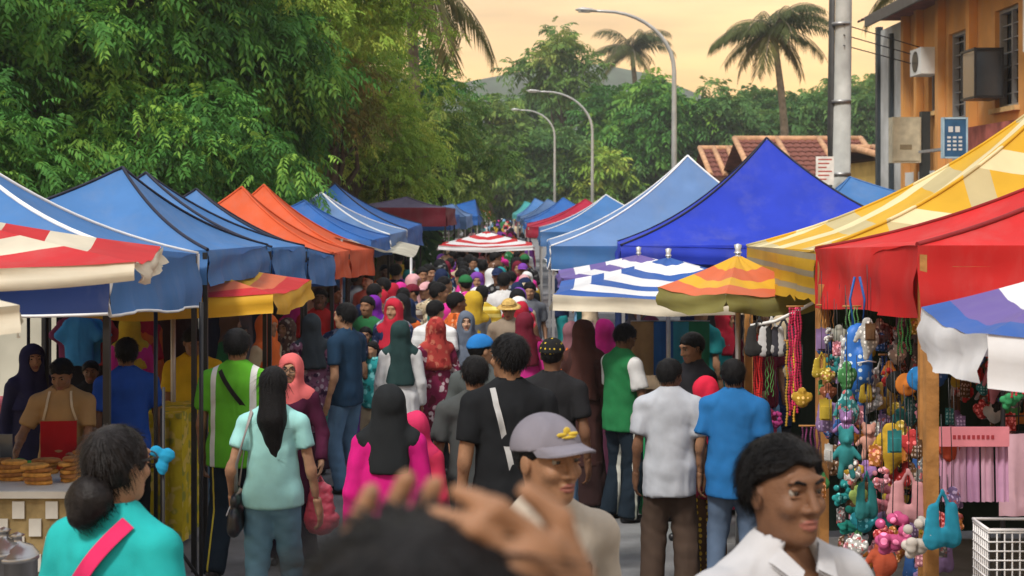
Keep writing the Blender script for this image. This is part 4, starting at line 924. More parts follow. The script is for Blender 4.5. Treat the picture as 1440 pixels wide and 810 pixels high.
tent('large pale blue tent with white piping nearest on the left', BL1, (155, 346, 442, 7.4), (278, 357, 433, 9.9), 2.9, (-62, 206, 8.7), -1, TRIMW, nearvm=NAVY_SHADE, group=LG)
tent('blue tent with the tallest peak on the left, dark seams', BL1, (292, 352, 402, 10.0), (376, 345, 384, 12.3), 2.6, (172, 236, 11.1), -1, None, group=LG, seamm=BLK)
tent('blue tent half hidden just behind the tallest left peak', BL1, (382, 348, 392, 12.4), (428, 346, 394, 14.1), 2.6, (205, 243, 13.2), -1, None, group=LG, seamm=BLK)
tent('third blue tent with dark seams, left of the orange pair', BL1, (432, 350, 400, 14.2), (470, 360, 402, 15.9), 2.6, (276, 266, 15), -1, None, group=LG, seamm=BLK)
tent('nearer of the two orange tents in the left row', ORG, (468, 356, 392, 16.0), (490, 352, 390, 18.1), 2.6, (340, 263, 17.1), -1, None, group=LG)
tent('farther of the two orange tents in the left row', ORG, (492, 352, 390, 18.2), (526, 350, 386, 20.4), 2.6, (371, 260, 19.3), -1, None, group=LG)
tent('small blue tent just beyond the orange pair', BL2, (522, 338, 362, 20.6), (548, 332, 358, 22.4), 2.8, (428, 282, 21.6), -1, None, group=LG)
tent('pale blue tent between two other blue peaks beyond the orange pair', LBL, (548, 330, 356, 22.6), (572, 324, 350, 24.6), 2.8, (452, 271, 23.6), -1, TRIMW, group=LG)
tent('deep blue tent with sweeping roof beside the cream tarpaulin', BL2, (572, 322, 348, 24.8), (593, 315, 345, 27), 2.8, (471, 258, 25.8), -1, None, group=LG, seamm=BLK)
tent('low maroon tent with grey purple top in the left row', GRYP, (627, 292, 318, 29.5), (640, 294, 316, 33), 2.2, (572, 277, 31), -1, None, vm=MAR, group=LG)
for i, (lb, m_, n_, f_, wd, ap) in enumerate((
  ('far blue tent right behind the maroon one on the left', BL2, (632, 305, 324, 33.5), (646, 303, 320, 36.5), 2.6, (585, 290, 35)),
  ('far pale tent peak near the middle of the left row', LBL, (655, 305, 322, 37), (664, 302, 317, 41), 2.6, (638, 287, 39)),
  ('distant blue tent peak left of the far crowd', BL2, (672, 304, 317, 42), (678, 301, 313, 46), 2.6, (668, 281, 44)),
  ('distant white tent at the far end of the left row', WHT, (680, 302, 312, 47), (684, 299, 309, 51), 2.6, (650, 290, 49)),
  ('farthest orange topped tent at the end of the left row', ORG, (686, 300, 308, 56), (690, 298, 305, 60), 2.6, (668, 292, 58)))): tent(lb, m_, n_, f_, wd, ap, -1, None, group=LG, legm=PALES)
tent('big red tent with folded valance nearest on the right', REDC, (1290, 345, 446, 6.67), (1147, 350, 430, 8.9), 3.8, (1655, 160, 7.8), 1, None, legm=WOODP, group=RG, seamm=mat('dark_red_seam', (.2, .01, .012), .7), wrk=2.0)
tent('yellow checked tent with scalloped edge on the right', YEL, (1146, 352, 428, 9.0), (1050, 346, 420, 11.5), 3.6, (1500, 118, 10.3), 1, None, legm=WOODP, vm=YELV, group=RG, scallop=.05)
tent('royal blue tent with a tall sharp peak on the right', ROY, (873, 345, 371, 16), (868, 340, 362, 19), 3.85, (1078, 194, 17.5), 1, None, group=RG, seamm=BLK, legm=PALES)
tent('pale blue tent with white seams left of the royal blue one', LBL, (775, 346, 380, 18.8), (770, 338, 364, 21.6), 3.9, (967, 219, 20.2), 1, TRIMW, group=RG, legm=PALES, vm=BL1)
tent('blue tent with low peak between the maroon and pale blue tents', BL1, (760, 326, 346, 30), (758, 320, 336, 33), 3.4, (852, 274, 31.5), 1, None, group=RG, legm=PALES, seamm=TRIMW)
tent('crimson tent in the far right row', fabric('crimson_canvas', (.4, .015, .05)), (742, 319, 334, 37.5), (741, 315, 327, 40.5), 3.4, (823, 280, 39), 1, None, group=RG, legm=PALES)
tent('small blue tent behind the utility pole on the right', BL1, (1132, 300, 318, 21.5), (1112, 298, 314, 24), 3.2, (1195, 249, 22.7), 1, None, group=RG)
for i, (lb, m_, n_, f_, wd, ap) in enumerate((
  ('far blue tent peak just left of the crimson tent', BL2, (738, 312, 322, 43), (737, 308, 318, 46), 3.0, (792, 278, 44.5)),
  ('distant pale blue tent peak below the middle lamp', LBL, (733, 308, 316, 48), (732, 305, 313, 51), 3.0, (770, 280, 49.5)),
  ('distant blue tent peak below the smallest lamp', BL1, (728, 304, 312, 54), (727, 302, 309, 58), 3.0, (752, 279, 56)),
  ('farthest green and blue tent at the end of the right row', fabric('teal_canvas', (.05, .3, .3)), (722, 302, 308, 62), (721, 300, 306, 66), 3.0, (738, 283, 64)))): tent(lb, m_, n_, f_, wd, ap, 1, None, group=RG, legm=PALES)

# ------------------------------------------------------------------ striped parasols
def parasol(label, cx, cy, half, ze, hv, za, rot, bands, vmat, pole=PALES, group='striped square parasols', droop=0.0):
    root = empty('market_parasol', (cx, cy, gz(cy)), R(rot), label, 'parasol', group); g = gz(cy); ze -= g; za -= g; n = 14; rg = random.Random(label)
    cs = [(-half, -half), (half, -half), (half, half), (-half, half)]; mats = [b_[1] for b_ in bands]
    for i in range(4):
        A, B = cs[i], cs[(i+1) % 4]; b = MB(); ph = rg.uniform(0, 6); v0 = 0.0
        def pt(u_, v):
            bx_, by = A[0] + (B[0]-A[0])*u_, A[1] + (B[1]-A[1])*u_
            sag = -.05*math.sin(PI*u_)*math.sin(PI*v)*half - .035*math.sin(PI*u_)*(1 - v) + .006*math.sin(u_*17 + ph + v*8)*math.sin(PI*u_)
            return (bx_*(1 - v), by*(1 - v), ze + (za - ze)*(v*.8 + .2*v*v) + sag)
        for k, (v1, m_) in enumerate(bands):
            b.grid([[pt(q_/n, v0 + (v1 - v0)*j/3) for q_ in range(n + 1)] for j in range(4)], k); v0 = v1
        b.build('canopy_panel', mats, root)
        ow = (A[0] + B[0], A[1] + B[1]); l_ = math.hypot(*ow); ow = (ow[0]/l_, ow[1]/l_)
        Pv = valance(A, B, ze, ze, hv, hv, ow, 16, 4, .012, 0, rg)
        for j, r_ in enumerate(Pv):
            for q_ in range(len(r_)): u_ = q_/(len(r_) - 1); r_[q_] = (r_[q_][0], r_[q_][1], r_[q_][2] - .035*math.sin(PI*u_) + .006*math.sin(ph + u_*17)*math.sin(PI*u_))
        MB().grid(Pv).build('valance', vmat, root)
        MB().tube([(0, 0, za - .05), (A[0]*.98, A[1]*.98, ze - .015)], .008, 5).build('rib', pole, root)
    MB().tube([(0, 0, 0), (0, 0, za + .03)], .02, 8).build('pole', pole, root); MB().lathe([(.001, .05), (.03, .04), (.02, .0), (.03, -.02)], (0, 0, za + .03), 8).build('finial', pole, root)
    MB().lathe([(.2, 0), (.2, .05), (.05, .08), (.001, .08)], (0, 0, 0), 14).build('base', mat('concrete_base', (.2, .2, .2), .9), root)
    return root
cR, cW, cY, cB = fabric('red_stripe_cloth', (.5, .02, .025), .2), fabric('cream_stripe_cloth', (.62, .56, .44), .2, .2), fabric('yellow_stripe_cloth', (.68, .38, .03), .2), fabric('blue_stripe_cloth', (.03, .1, .36), .2)
cO, cOl, cP, cWW = fabric('orange_red_stripe_cloth', (.6, .14, .06), .2), fabric('olive_stripe_cloth', (.22, .2, .06), .2), fabric('purple_stripe_cloth', (.14, .1, .32), .2), fabric('white_stripe_cloth', (.7, .7, .72), .2)
parasol('red and white striped parasol at the left edge over the blue tent', -2.52, 6.05, .95, 2.46, .075, 2.66, 11, [(.16, cR), (.3, cR), (.5, cW), (.68, cR), (.85, cW), (1, cR)], cW)
parasol('red and yellow striped parasol beside the blue tent on the left', -2.68, 11.25, .95, 2.02, .15, 2.26, 0, [(.18, cR), (.36, cO), (.55, cY), (.75, cO), (1, cY)], cY)
parasol('blue and white striped parasol over the stall on the right', 1.38, 12.55, .98, 1.93, .13, 2.2, -4, [(.14, cB), (.3, cWW), (.42, cB), (.58, cWW), (.7, cB), (.86, cWW), (1, cB)], cW)
parasol('purple and white parasol mostly hidden behind the blue striped one', 1.3, 14.6, .8, 1.95, .1, 2.15, 0, [(.2, cP), (.4, cWW), (.6, cP), (.8, cWW), (1, cP)], cP)
parasol('small orange, yellow and olive parasol below the yellow tent', 1.66, 10.45, .42, 2.05, .13, 2.3, 28, [(.25, cO), (.45, cY), (.7, cO), (1, cY)], cOl)
parasol('purple, blue and white parasol drooping at the right edge', 2.22, 5.2, .6, 2.25, .17, 2.5, -6, [(.16, cB), (.42, cP), (.75, cWW), (1, cP)], cWW, WOODP)
parasol('small red and white striped parasol in the middle of the street', -.5, 27.9, .9, 1.87, .09, 2.12, 0, [(.14, cR), (.32, cWW), (.46, cR), (.62, cWW), (.76, cR), (.9, cWW), (1, cR)], cWW)
parasol('stained cream parasol corner poking in at the left edge', -2.29, 4.6, .6, 2.37, .09, 2.55, 25, [(.3, cW), (.6, cY), (1, cW)], cW)
# cream tarpaulin strung between the tents
tp_ = empty('tarpaulin', tuple(W(540, 345, 21.5)), 0, 'cream tarpaulin awning stretched below the deep blue tent', 'awning'); o0 = W(540, 345, 21.5); P_ = []
for j in range(7):
    t = j/6; row = []
    for i in range(13):
        u_ = i/12; a = W(492, 322, 23).lerp(W(590, 346, 24), u_); b_ = W(470, 333, 19.8).lerp(W(578, 362, 20.6), u_); p = a.lerp(b_, t); p.z += .05*math.sin(u_*9)*math.sin(PI*t) - .08*math.sin(PI*t); row.append(p - o0)
    P_.append(row)
MB().grid(P_).build('sheet', fabric('cream_tarpaulin', (.55, .52, .42), .3, .25), tp_)
for px, py, d in ((578, 362, 20.6), (480, 336, 19.9)):
    p = W(px, py, d) - o0; MB().tube([(p.x, p.y, -o0.z), (p.x, p.y, p.z)], .02, 8).build('pole', PALES, tp_)
# ------------------------------------------------------------------ left food stall
def thing(name, p, label, cat, group=None, rz=0): return empty(name, tuple(p), rz, label, cat, group)
WHITET = mat('white_laminate', (.62, .6, .54), .5, .4, var=.15, vscale=5)
ST = mat('brushed_steel', (.42, .42, .43), .32, .5, .85, var=.15)
g = gz(8.7)
t = thing('food_table', (-3.05, 8.6, g), 'white topped food table with a woven lattice front at lower left', 'table')
MB().box((-.75, -.42, .80), (.58, .42, .84)).build('tabletop', WHITET, t)
for sx in (-.7, .53):
    for sy in (-.37, .37): MB().box((sx - .02, sy - .02, 0), (sx + .02, sy + .02, .80)).build('leg', ST, t)
lat = MB().box((-.72, -.39, .15), (.55, -.38, .795)).build('front_panel', mat('straw_mat', (.3, .22, .1), .9, var=.3, vscale=12), t)
sl = MB().box((-.035, -.012, -.05), (.035, 0, .05)).mesh('lattice_slat', WHITET)
for i in range(13):
    for j in range(6):
        if (i + j) % 2 == 0: link('lattice_slat', sl, None, lat, (-.66 + i*.096, -.391, .22 + j*.102))
sl2 = MB().box((0, -.05, -.05), (.012, .05, .05)).mesh('lattice_slat', WHITET)
sp = MB().box((.545, -.38, .15), (.552, .4, .795)).build('side_panel', mat('straw_mat', (.3, .22, .1), .9, var=.3, vscale=12), t)
for i in range(8):
    for j in range(6):
        if (i + j) % 2 == 0: link('lattice_slat', sl2, None, sp, (.553, -.32 + i*.1, .22 + j*.102))
CAKE = [mat('golden_pancake', (.5, .25, .06), .8, .2, var=.35, vscale=30), mat('brown_pancake', (.3, .13, .04), .8, .2, var=.35, vscale=30)]
rs = random.Random(5); zt = g + .842
spots = [(-3.62, 8.45), (-3.4, 8.5), (-3.2, 8.4), (-2.98, 8.5), (-2.8, 8.38), (-2.62, 8.5), (-3.1, 8.68), (-2.85, 8.7), (-2.62, 8.74)]
names = ['nearest the left edge', 'second from the left edge', 'in the middle front', 'right of the middle', 'at the front right corner', 'at the right end', 'behind the middle front stack', 'behind the right stacks', 'at the back right corner']
for k, (x, y) in enumerate(spots):
    p = thing('pancake_stack', (x, y, zt), 'stack of folded golden pancakes on the food table, ' + names[k], 'food', 'pancake stacks on the food table', rs.uniform(0, 1.5))
    for j in range(rs.randint(4, 6)):
        b = MB(); r = rs.uniform(.075, .09); n = 10; rows = []
        for z, f in ((0, .9), (.004, 1), (.018, 1), (.022, .9), (.0225, .02)): rows.append([(r*f*math.cos(a), r*f*math.sin(a)*.9 if math.sin(a) > 0 else r*f*math.sin(a)*.35, z + rs.uniform(-.001, .001)) for a in np.linspace(0, 2*PI, n + 1)])
        o = b.grid(rows).build('pancake', CAKE[j % 2], p, (rs.uniform(-.012, .012), rs.uniform(-.01, .01), j*.0235)); o.rotation_euler = (rs.uniform(-.04, .04), rs.uniform(-.04, .04), rs.uniform(-.4, .4))
tr = thing('griddle_tray', (-3.5, 8.86, zt), 'dark steel griddle tray in front of the seller in the red apron', 'tray')
MB().box((-.45, -.1, 0), (.35, .1, .03)).build('tray_base', ST, tr); MB().box((-.45, .1, .0), (.35, .115, .2)).build('splash_guard', mat('dull_steel', (.16, .17, .18), .45, .5, .6, var=.2), tr); MB().box((-.45, -.115, 0), (.35, -.1, .16)).build('front_guard', mat('dull_steel', (.16, .17, .18), .45, .5, .6, var=.2), tr)
gb = [(.05, .25, .04), (.6, .08, .03), (.55, .4, .1)]
for k in range(3):
    nm_ = ('green leafy', 'red sauced', 'pale yellow')[k]; p = thing('food_portion', (-3.05 + k*.2, 8.86 - .03*k, zt), nm_ + ' portion of food beside the griddle tray', 'food')
    blob('food', [E_((rs.uniform(-.05, .05), rs.uniform(-.04, .04), .03), (.05, .04, .03), .02) for _ in range(6)], .012, mat('food_%d' % k, gb[k], .7, var=.3, vscale=30), p)
for k, (px, py) in enumerate(((5, 745), (24, 752))):
    q_ = W(px, py, 5.6); p = thing('steel_canister', (q_.x, 5.6, gz(5.6)), ('steel canister with a domed lid at the very lower left corner', 'second steel canister right of the corner one')[k], 'canister', 'steel canisters')
    zc = q_.z - gz(5.6); MB().lathe([(.001, zc - .35), (.075, zc - .35), (.078, zc - .34), (.078, zc - .1), (.084, zc - .095), (.084, zc - .075), (.001, zc - .072)], (0, 0, 0), 20).build('body', ST, p)
    MB().lathe([(.082, zc - .074), (.06, zc - .045), (.02, zc - .03), (.018, zc - .01), (.03, zc), (.001, zc + .012)], (0, 0, 0), 16).build('lid', ST, p)
    MB().box((-.2, -.2, 0), (.2, .2, zc - .352)).build('stand', BLACK, p)
# yellow skirted table, red counter and things deeper in the left stalls
def skirt_table(px0, px1, py, d, dep, m, topm, label, legh=0):
    a, b_ = W(px0, py, d), W(px1, py, d); g_ = gz(d); t_ = thing('stall_table', ((a.x + b_.x)/2, d + dep/2, g_), label, 'table'); hw = (b_.x - a.x)/2; zt_ = a.z - g_
    MB().box((-hw - .01, -dep/2 - .01, zt_), (hw + .01, dep/2 + .01, zt_ + .03)).build('tabletop', topm, t_)
    n = 40; per = []
    for k in range(n + 1):
        s_ = k/n*4; i = min(int(s_), 3); f = s_ - i; c = [(-hw, -dep/2), (hw, -dep/2), (hw, dep/2), (-hw, dep/2)]; A, B = c[i], c[(i+1) % 4]; o = .02*math.sin(k*2.1); per.append((A[0] + (B[0]-A[0])*f + o, A[1] + (B[1]-A[1])*f + o))
    MB().grid([[(x*(1 + .03*j/3), y*(1 + .03*j/3), zt_ - (zt_ - .05)*j/3) for x, y in per] for j in range(4)]).build('cloth_skirt', m, t_)
    for sx in (-hw + .06, hw - .06):
        for sy in (-dep/2 + .06, dep/2 - .06): MB().box((sx - .015, sy - .015, 0), (sx + .015, sy + .015, zt_ - .002)).build('leg', ST, t_)
    return t_, zt_ + g_ + .03
ycl = cloth('yellow_green_print', (.5, .38, .02), pattern=('floral', (.28, .28, .05), (.6, .45, .1), 9.0))
skirt_table(202, 252, 588, 10.6, .7, ycl, ycl, 'table with a yellow printed cloth beside the black tent pole')
skirt_table(228, 262, 545, 12.9, .6, cloth('red_cloth', (.5, .05, .06)), cloth('red_cloth', (.5, .05, .06)), 'small table with a red cloth behind the person in yellow')
skirt_table(-40, 48, 574, 11.6, .5, cloth('pink_cloth', (.6, .16, .18)), cloth('pink_cloth', (.6, .16, .18)), 'long pink covered counter at the left behind the seller')
ctb, cz = skirt_table(120, 205, 560, 12.6, .6, cloth('teal_cloth', (.04, .22, .2)), cloth('teal_cloth', (.04, .22, .2)), 'teal covered counter deep under the left tents')
for k in range(5):
    a = W(128 + k*17, 540, 12.8); p = thing('plastic_tub', (a.x, 12.85, cz), ('red', 'white', 'green', 'yellow', 'blue')[k] + ' plastic tub on the teal counter', 'tub', 'tubs on the teal counter')
    c_ = ((.5, .04, .04), (.6, .6, .58), (.06, .3, .1), (.6, .42, .05), (.05, .12, .4))[k]; MB().lathe([(.001, 0), (.045, 0), (.055, .1), (.06, .1), (.06, .11), (.001, .112)], (0, 0, 0), 12).build('tub', mat('tub%d' % k, c_, .35, .5), p)
# clothes hanging at the back of the left stall
for k, (px, c_, nm_) in enumerate(((112, (.04, .2, .42), 'blue'), (122, (.05, .3, .5), 'sky blue'), (137, (.45, .05, .05), 'red'), (103, (.1, .02, .05), 'dark maroon'))):
    a = W(px, 450, 13.4 + .1*k); p = thing('hanging_shirt', tuple(a), nm_ + ' shirt hanging at the back of the left stall', 'shirt', 'shirts hanging in the left stall')
    blob('shirt', [C_((-.1, 0, -.04), (.1, 0, -.04), .045, .045, .03, flat=(vec(0, 1, 0), .5)), C_((0, 0, -.06), (0, 0, -.42), .12, .13, .03, flat=(vec(0, 1, 0), .35), flatend=True), C_((-.1, 0, -.05), (-.2, 0, -.18), .05, .06, .03, flat=(vec(0, 1, 0), .5), flatend=True), C_((.1, 0, -.05), (.2, 0, -.18), .05, .06, .03, flat=(vec(0, 1, 0), .5), flatend=True)], .02, cloth('shirt%d' % k, c_), p, wr=.01, wk=(30, 10, 5))
    MB().tube([(0, 0, 0), (0, 0, .1), (.02, 0, .13), (0, 0, .15)], .004, 5).build('hanger_hook', ST, p)
# poles standing under the left tents
for k, (px, d, pt) in enumerate(((219, 9.6, 430), (283, 9.0, 425), (66, 11, 440), (40, 11.4, 440))):
    x = (px - 720)*d/FPX; p = thing('support_pole', (x, d, gz(d)), ('thin black pole beside the yellow cloth table', 'black pole in front of the person in the green striped shirt', 'black pole behind the seller in the apron', 'black pole left of the seller, near the navy headscarf')[k], 'pole', 'support poles')
    zt_ = W(px, pt, d).z - gz(d); MB().tube([(0, 0, .01), (0, 0, zt_)], .014, 8).build('tube', STEEL, p); MB().lathe([(.05, 0), (.05, .008), (.02, .012), (.015, .05)], (0, 0, 0), 10).build('foot', STEEL, p)
a = W(228, 640, 5.3); p = thing('blue_ribbon_bow', tuple(a), 'bright blue cloth bow tied on a thin black rod near the nearest head', 'bow')
blob('bow', [E_((-.022, 0, .015), (.024, .012, .018), .006), E_((.022, 0, .0), (.024, .012, .024), .006), E_((.0, 0, -.035), (.02, .01, .035), .006), E_((0, 0, 0), (.01, .013, .01), .005)], .006, cloth('bright_blue_cloth', (.02, .25, .45)), p, wr=.006, wk=(70, 60, 40)); MB().tube([(0, .02, .25), (0, .02, gz(5.3) - a.z)], .006, 6).build('rod', STEEL, p)
# tripod stand
a = W(228, 700, 9.2); p = thing('tripod_stand', (a.x, 9.2, gz(9.2)), 'black tripod stand on the road left of the person in green', 'stand')
for k in range(3): MB().tube([(0, 0, .45), (.3*math.cos(k*2.1), .3*math.sin(k*2.1), .01)], .012, 6).build('leg', STEEL, p)
MB().tube([(0, 0, .3), (0, 0, 1.2)], .013, 6).build('column', STEEL, p)

# ------------------------------------------------------------------ right toy stall
for k, (px, d, pt, lb) in enumerate(((1309, 6.15, 470, 'square orange wooden post nearest the camera at the toy stall'), (1158, 8.6, 400, 'wooden post with hanging cords under the red tent corner'), (1052, 11.2, 400, 'wooden post under the yellow tent corner'))):
    x = (px - 720)*d/FPX; p = thing('wooden_post', (x, d, gz(d)), lb, 'post', 'wooden stall posts'); zt_ = W(px, pt, d).z - gz(d)
    MB().box((-.027, -.027, 0), (.027, .027, zt_)).build('post', WOODP, p); MB().box((-.08, -.08, 0), (.08, .08, .04)).build('foot', WOODP, p)
DARKC = cloth('dark_brown_tarp', (.03, .024, .022))
p = thing('stall_backdrop', (4.5, 8.6, gz(8.6)), 'dark tarp hung along the back of the toy stall', 'tarp'); P_ = [[(.06*math.sin(i*1.3), -2.9 + i*.24, z + .054*(2.9 - i*.24)*(1 if z > .2 else 0)) for i in range(25)] for z in (.15, .8, 1.5, 2.25)]
MB().grid(P_).build('sheet', DARKC, p)
p = thing('stall_partition', (2.2, 11.2, 0), 'dark cloth partition between the toy stall and the food stall', 'tarp'); MB().grid([[(i*.11, .03*math.sin(i*1.9), z) for i in range(22)] for z in (.1, 1.0, 1.95)]).build('sheet', cloth('dark_green_tarp', (.02, .035, .03)), p)
# display boards of the toy stall: dark wire grid and shelves
p = thing('wire_grid_panel', (2.5, 7.1, gz(7.1)), 'black wire grid panel at the back of the toy stall', 'grid panel', rz=R(4))
for k in range(13): MB().tube([(-.05 + k*.08, 0, .95), (-.05 + k*.08, 0, 1.85)], .004, 5).build('wire', BLACK, p)
for k in range(12): MB().tube([(-.05, .006, .95 + k*.08), (.93, .006, .95 + k*.08)], .004, 5).build('wire', BLACK, p)
for k in (-.05, .93): MB().tube([(k, 0, 0), (k, 0, 1.9)], .012, 6).build('upright', BLACK, p)
p = thing('display_shelf', (2.55, 6.7, gz(6.7)), 'low brown wooden shelf under the pink towels', 'shelf')
MB().box((-.5, -.2, .5), (.6, .2, .53)).build('board', mat('brown_board', (.2, .08, .035), .7, var=.3), p); MB().box((-.5, -.2, .15), (.6, .2, .18)).build('board', mat('brown_board', (.2, .08, .035), .7, var=.3), p)
for sx in (-.48, .58): MB().box((sx - .02, -.19, 0), (sx + .02, .19, .5)).build('side_panel', mat('brown_board', (.2, .08, .035), .7, var=.3), p)
def towel(px, py0, py1, d, wpx, c_, lb, k):
    a = W(px, py0, d); hgt = (py1 - py0)*d/FPX; w_ = wpx*d/FPX; p = thing('folded_towel', tuple(a), lb, 'towel', 'pink towels hanging in a row')
    MB().grid([[(-w_/2 + w_*i/6, .012*math.sin(i*2 + k) - .012*(j/4), -hgt*j/4) for i in range(7)] for j in range(5)]).build('cloth', cloth('towel%d' % k, c_), p); MB().tube([(-w_/2, .005, .004), (w_/2, .005, .004)], .008, 6).build('rolled_top', cloth('towel%d' % k, c_), p)
nm_ = ['leftmost', 'second from the left', 'middle', 'fourth from the left', 'rightmost']
for k in range(5): towel(1330 + k*19.5, 628, 705, 6.6, 18.5, (.5, .27 + .02*(k % 2), .38 + .03*(k % 3)), nm_[k] + ' of the five pink towels hanging under the red card', k)
a = W(1370, 614, 6.55); p = thing('card_header', tuple(a), 'red and pink header card above the row of pink towels', 'card'); MB().box((-.16, -.006, -.045), (.16, .006, .045)).build('card', mat('pink_card', (.6, .2, .24), .5), p)
for k in range(9): MB().box((-.1 + k*.022, -.0085, -.01), (-.087 + k*.022, -.0065, .008)).build('printed_letter', mat('dark_red_print', (.3, .03, .04), .5), p)
a = W(1412, 660, 6.9); p = thing('hanging_cloth', tuple(W(1425, 610, 6.9)), 'pale pink cloth hanging at the right edge', 'cloth'); MB().grid([[(-.07 + i*.03, .01*math.sin(i*2), -.4*j/4) for i in range(7)] for j in range(5)]).build('cloth', cloth('pale_pink', (.55, .34, .4)), p)
p0 = W(1412, 738, 5.3); p = thing('wire_basket', (p0.x, 5.3, p0.z - .28), 'white plastic coated wire basket at the lower right corner', 'basket'); WW = mat('white_wire', (.7, .68, .68), .4, .4)
for k in range(9): MB().tube([(-.085 + k*.028, -.09, 0), (-.085 + k*.028, -.09, .28)], .003, 5).build('wire', WW, p); MB().tube([(-.085, -.09 + k*.022, 0), (-.085, -.09 + k*.022, .28)], .003, 5).build('wire', WW, p)
for k in range(9): MB().tube([(-.09, -.092, k*.034), (.15, -.092, k*.034)], .003, 5).build('wire', WW, p); MB().tube([(-.087, -.092, k*.034), (-.087, .09, k*.034)], .003, 5).build('wire', WW, p)
MB().tube([(-.087, -.092, .282), (.15, -.092, .282), (.15, .09, .282), (-.087, .09, .282), (-.087, -.092, .282)], .006, 6).build('rim', WW, p)
p = thing('basket_crate', (p0.x + .05, 5.32, gz(5.3)), 'dark crate carrying the white wire basket', 'crate'); zz = p0.z - .285 - gz(5.3)
for k in range(4): MB().box((-.2, -.16, .02 + k*zz/4), (.24, .16, .02 + (k + .82)*zz/4)).build('crate_board', mat('dark_wood', (.06, .04, .03), .8, var=.3), p)
for sx in (-.19, .21): MB().box((sx, -.17, 0), (sx + .02, .17, zz)).build('crate_post', mat('dark_wood', (.06, .04, .03), .8, var=.3), p)
# dark cloth walls and goods tables under the farther tents
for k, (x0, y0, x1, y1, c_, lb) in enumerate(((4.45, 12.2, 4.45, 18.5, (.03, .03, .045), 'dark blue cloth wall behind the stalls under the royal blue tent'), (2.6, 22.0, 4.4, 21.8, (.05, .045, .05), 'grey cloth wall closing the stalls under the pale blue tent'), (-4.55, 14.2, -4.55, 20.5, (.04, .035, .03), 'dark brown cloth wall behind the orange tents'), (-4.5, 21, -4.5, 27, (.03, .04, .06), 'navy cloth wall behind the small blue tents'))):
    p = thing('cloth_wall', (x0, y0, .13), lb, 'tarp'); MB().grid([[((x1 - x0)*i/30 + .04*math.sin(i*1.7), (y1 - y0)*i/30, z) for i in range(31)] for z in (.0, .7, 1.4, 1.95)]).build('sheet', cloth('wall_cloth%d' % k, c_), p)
tb = [(812, 905, 560, 15.6, (.5, .42, .3), 'cream covered goods table under the royal blue tent'), (790, 850, 520, 19.6, (.4, .05, .05), 'red covered goods table under the pale blue tent'), (395, 440, 515, 16.6, (.05, .1, .3), 'blue covered goods table under the nearer orange tent'), (460, 500, 478, 20.6, (.5, .45, .4), 'pale covered goods table under the farther orange tent'), (300, 352, 545, 13.4, (.45, .3, .05), 'mustard covered goods table behind the green striped shirt'), (1010, 1090, 585, 12.2, (.35, .04, .1), 'crimson covered goods table under the yellow tent')]
for k, (a0, a1, py, d, c_, lb) in enumerate(tb):
    _, zt_ = skirt_table(a0, a1, py, d, .7, cloth('cover%d' % k, c_), cloth('cover%d' % k, c_), lb)
    for j in range(4):
        xx = (a0 + (a1 - a0)*(j + .5)/4 - 720)*d/FPX; cn, c2 = [('orange', (.55, .2, .04)), ('green', (.1, .3, .08)), ('white', (.55, .55, .52)), ('brown', (.2, .1, .05))][j]
        p = thing('goods_tray', (xx, d + .35, zt_), '%s heaped goods tray on the %s' % (cn, ' '.join(lb.split()[:4])), 'tray', 'trays on the goods tables'); w_ = (a1 - a0)*d/FPX/10
        MB().box((-w_, -.16, 0), (w_, .16, .03)).build('tray', WHITET, p)
        blob('heap', [E_((rs.uniform(-w_*.7, w_*.7), rs.uniform(-.1, .1), .05 + .03*(q_ % 3)), (.045, .045, .035), .012) for q_ in range(10)], .018, mat('heap_%s' % cn, c2, .7, var=.35, vscale=25), p)
# hanging toys
TOY = []
TOY.append(sdf_mesh([E_((0, 0, -.09), (.05, .04, .06), .015), E_((0, 0, .0), (.048, .042, .045), .012), E_((-.035, 0, .04), (.018, .01, .022), .008), E_((.035, 0, .04), (.018, .01, .022), .008), C_((-.04, 0, -.06), (-.085, -.01, -.1), .018, .014, .01), C_((.04, 0, -.06), (.085, -.01, -.1), .018, .014, .01), C_((-.025, 0, -.13), (-.04, -.02, -.19), .02, .018, .01), C_((.025, 0, -.13), (.04, -.02, -.19), .02, .018, .01), E_((0, -.042, -.01), (.02, .012, .015), .006)], .008))
TOY.append(sdf_mesh([E_((0, 0, -.06), (.06, .03, .07), .012), E_((0, 0, .01), (.035, .03, .03), .01), E_((-.06, 0, -.04), (.03, .018, .04), .012), E_((.06, 0, -.04), (.03, .018, .04), .012)], .009, wr=.006, wk=(90, 60, 60)))
TOY.append(sdf_mesh([C_((-.05, 0, -.02), (-.06, 0, -.16), .03, .04, .02, flat=(vec(0, 1, 0), .5)), C_((.05, 0, -.02), (.06, 0, -.16), .03, .04, .02, flat=(vec(0, 1, 0), .5)), C_((-.05, 0, -.15), (.05, 0, -.15), .04, .04, .02, flat=(vec(0, 1, 0), .5)), C_((-.04, 0, -.02), (0, 0, .07), .008, .006, .01), C_((.04, 0, -.02), (0, 0, .07), .008, .006, .01)], .009, wr=.005, wk=(60, 60, 40)))
rgf = random.Random(4); TOY.append(sdf_mesh([E_((rgf.uniform(-.055, .055), rgf.uniform(-.03, .02), rgf.uniform(-.13, .02)), (.022, .018, .022), .004) for _ in range(26)], .007))
TOY.append(sdf_mesh([E_((0, 0, -.05), (.075, .02, .075), .01), E_((0, -.012, -.05), (.03, .02, .03), .006)], .009))
TOY.append(sdf_mesh([C_((0, 0, .02), (.02, 0, -.08), .045, .07, .03, flat=(vec(0, 1, 0), .55)), C_((.02, 0, -.08), (-.01, 0, -.2), .065, .02, .03, flat=(vec(0, 1, 0), .5)), C_((-.05, 0, -.02), (-.1, 0, -.09), .025, .012, .015)], .009, wr=.006, wk=(50, 40, 60)))
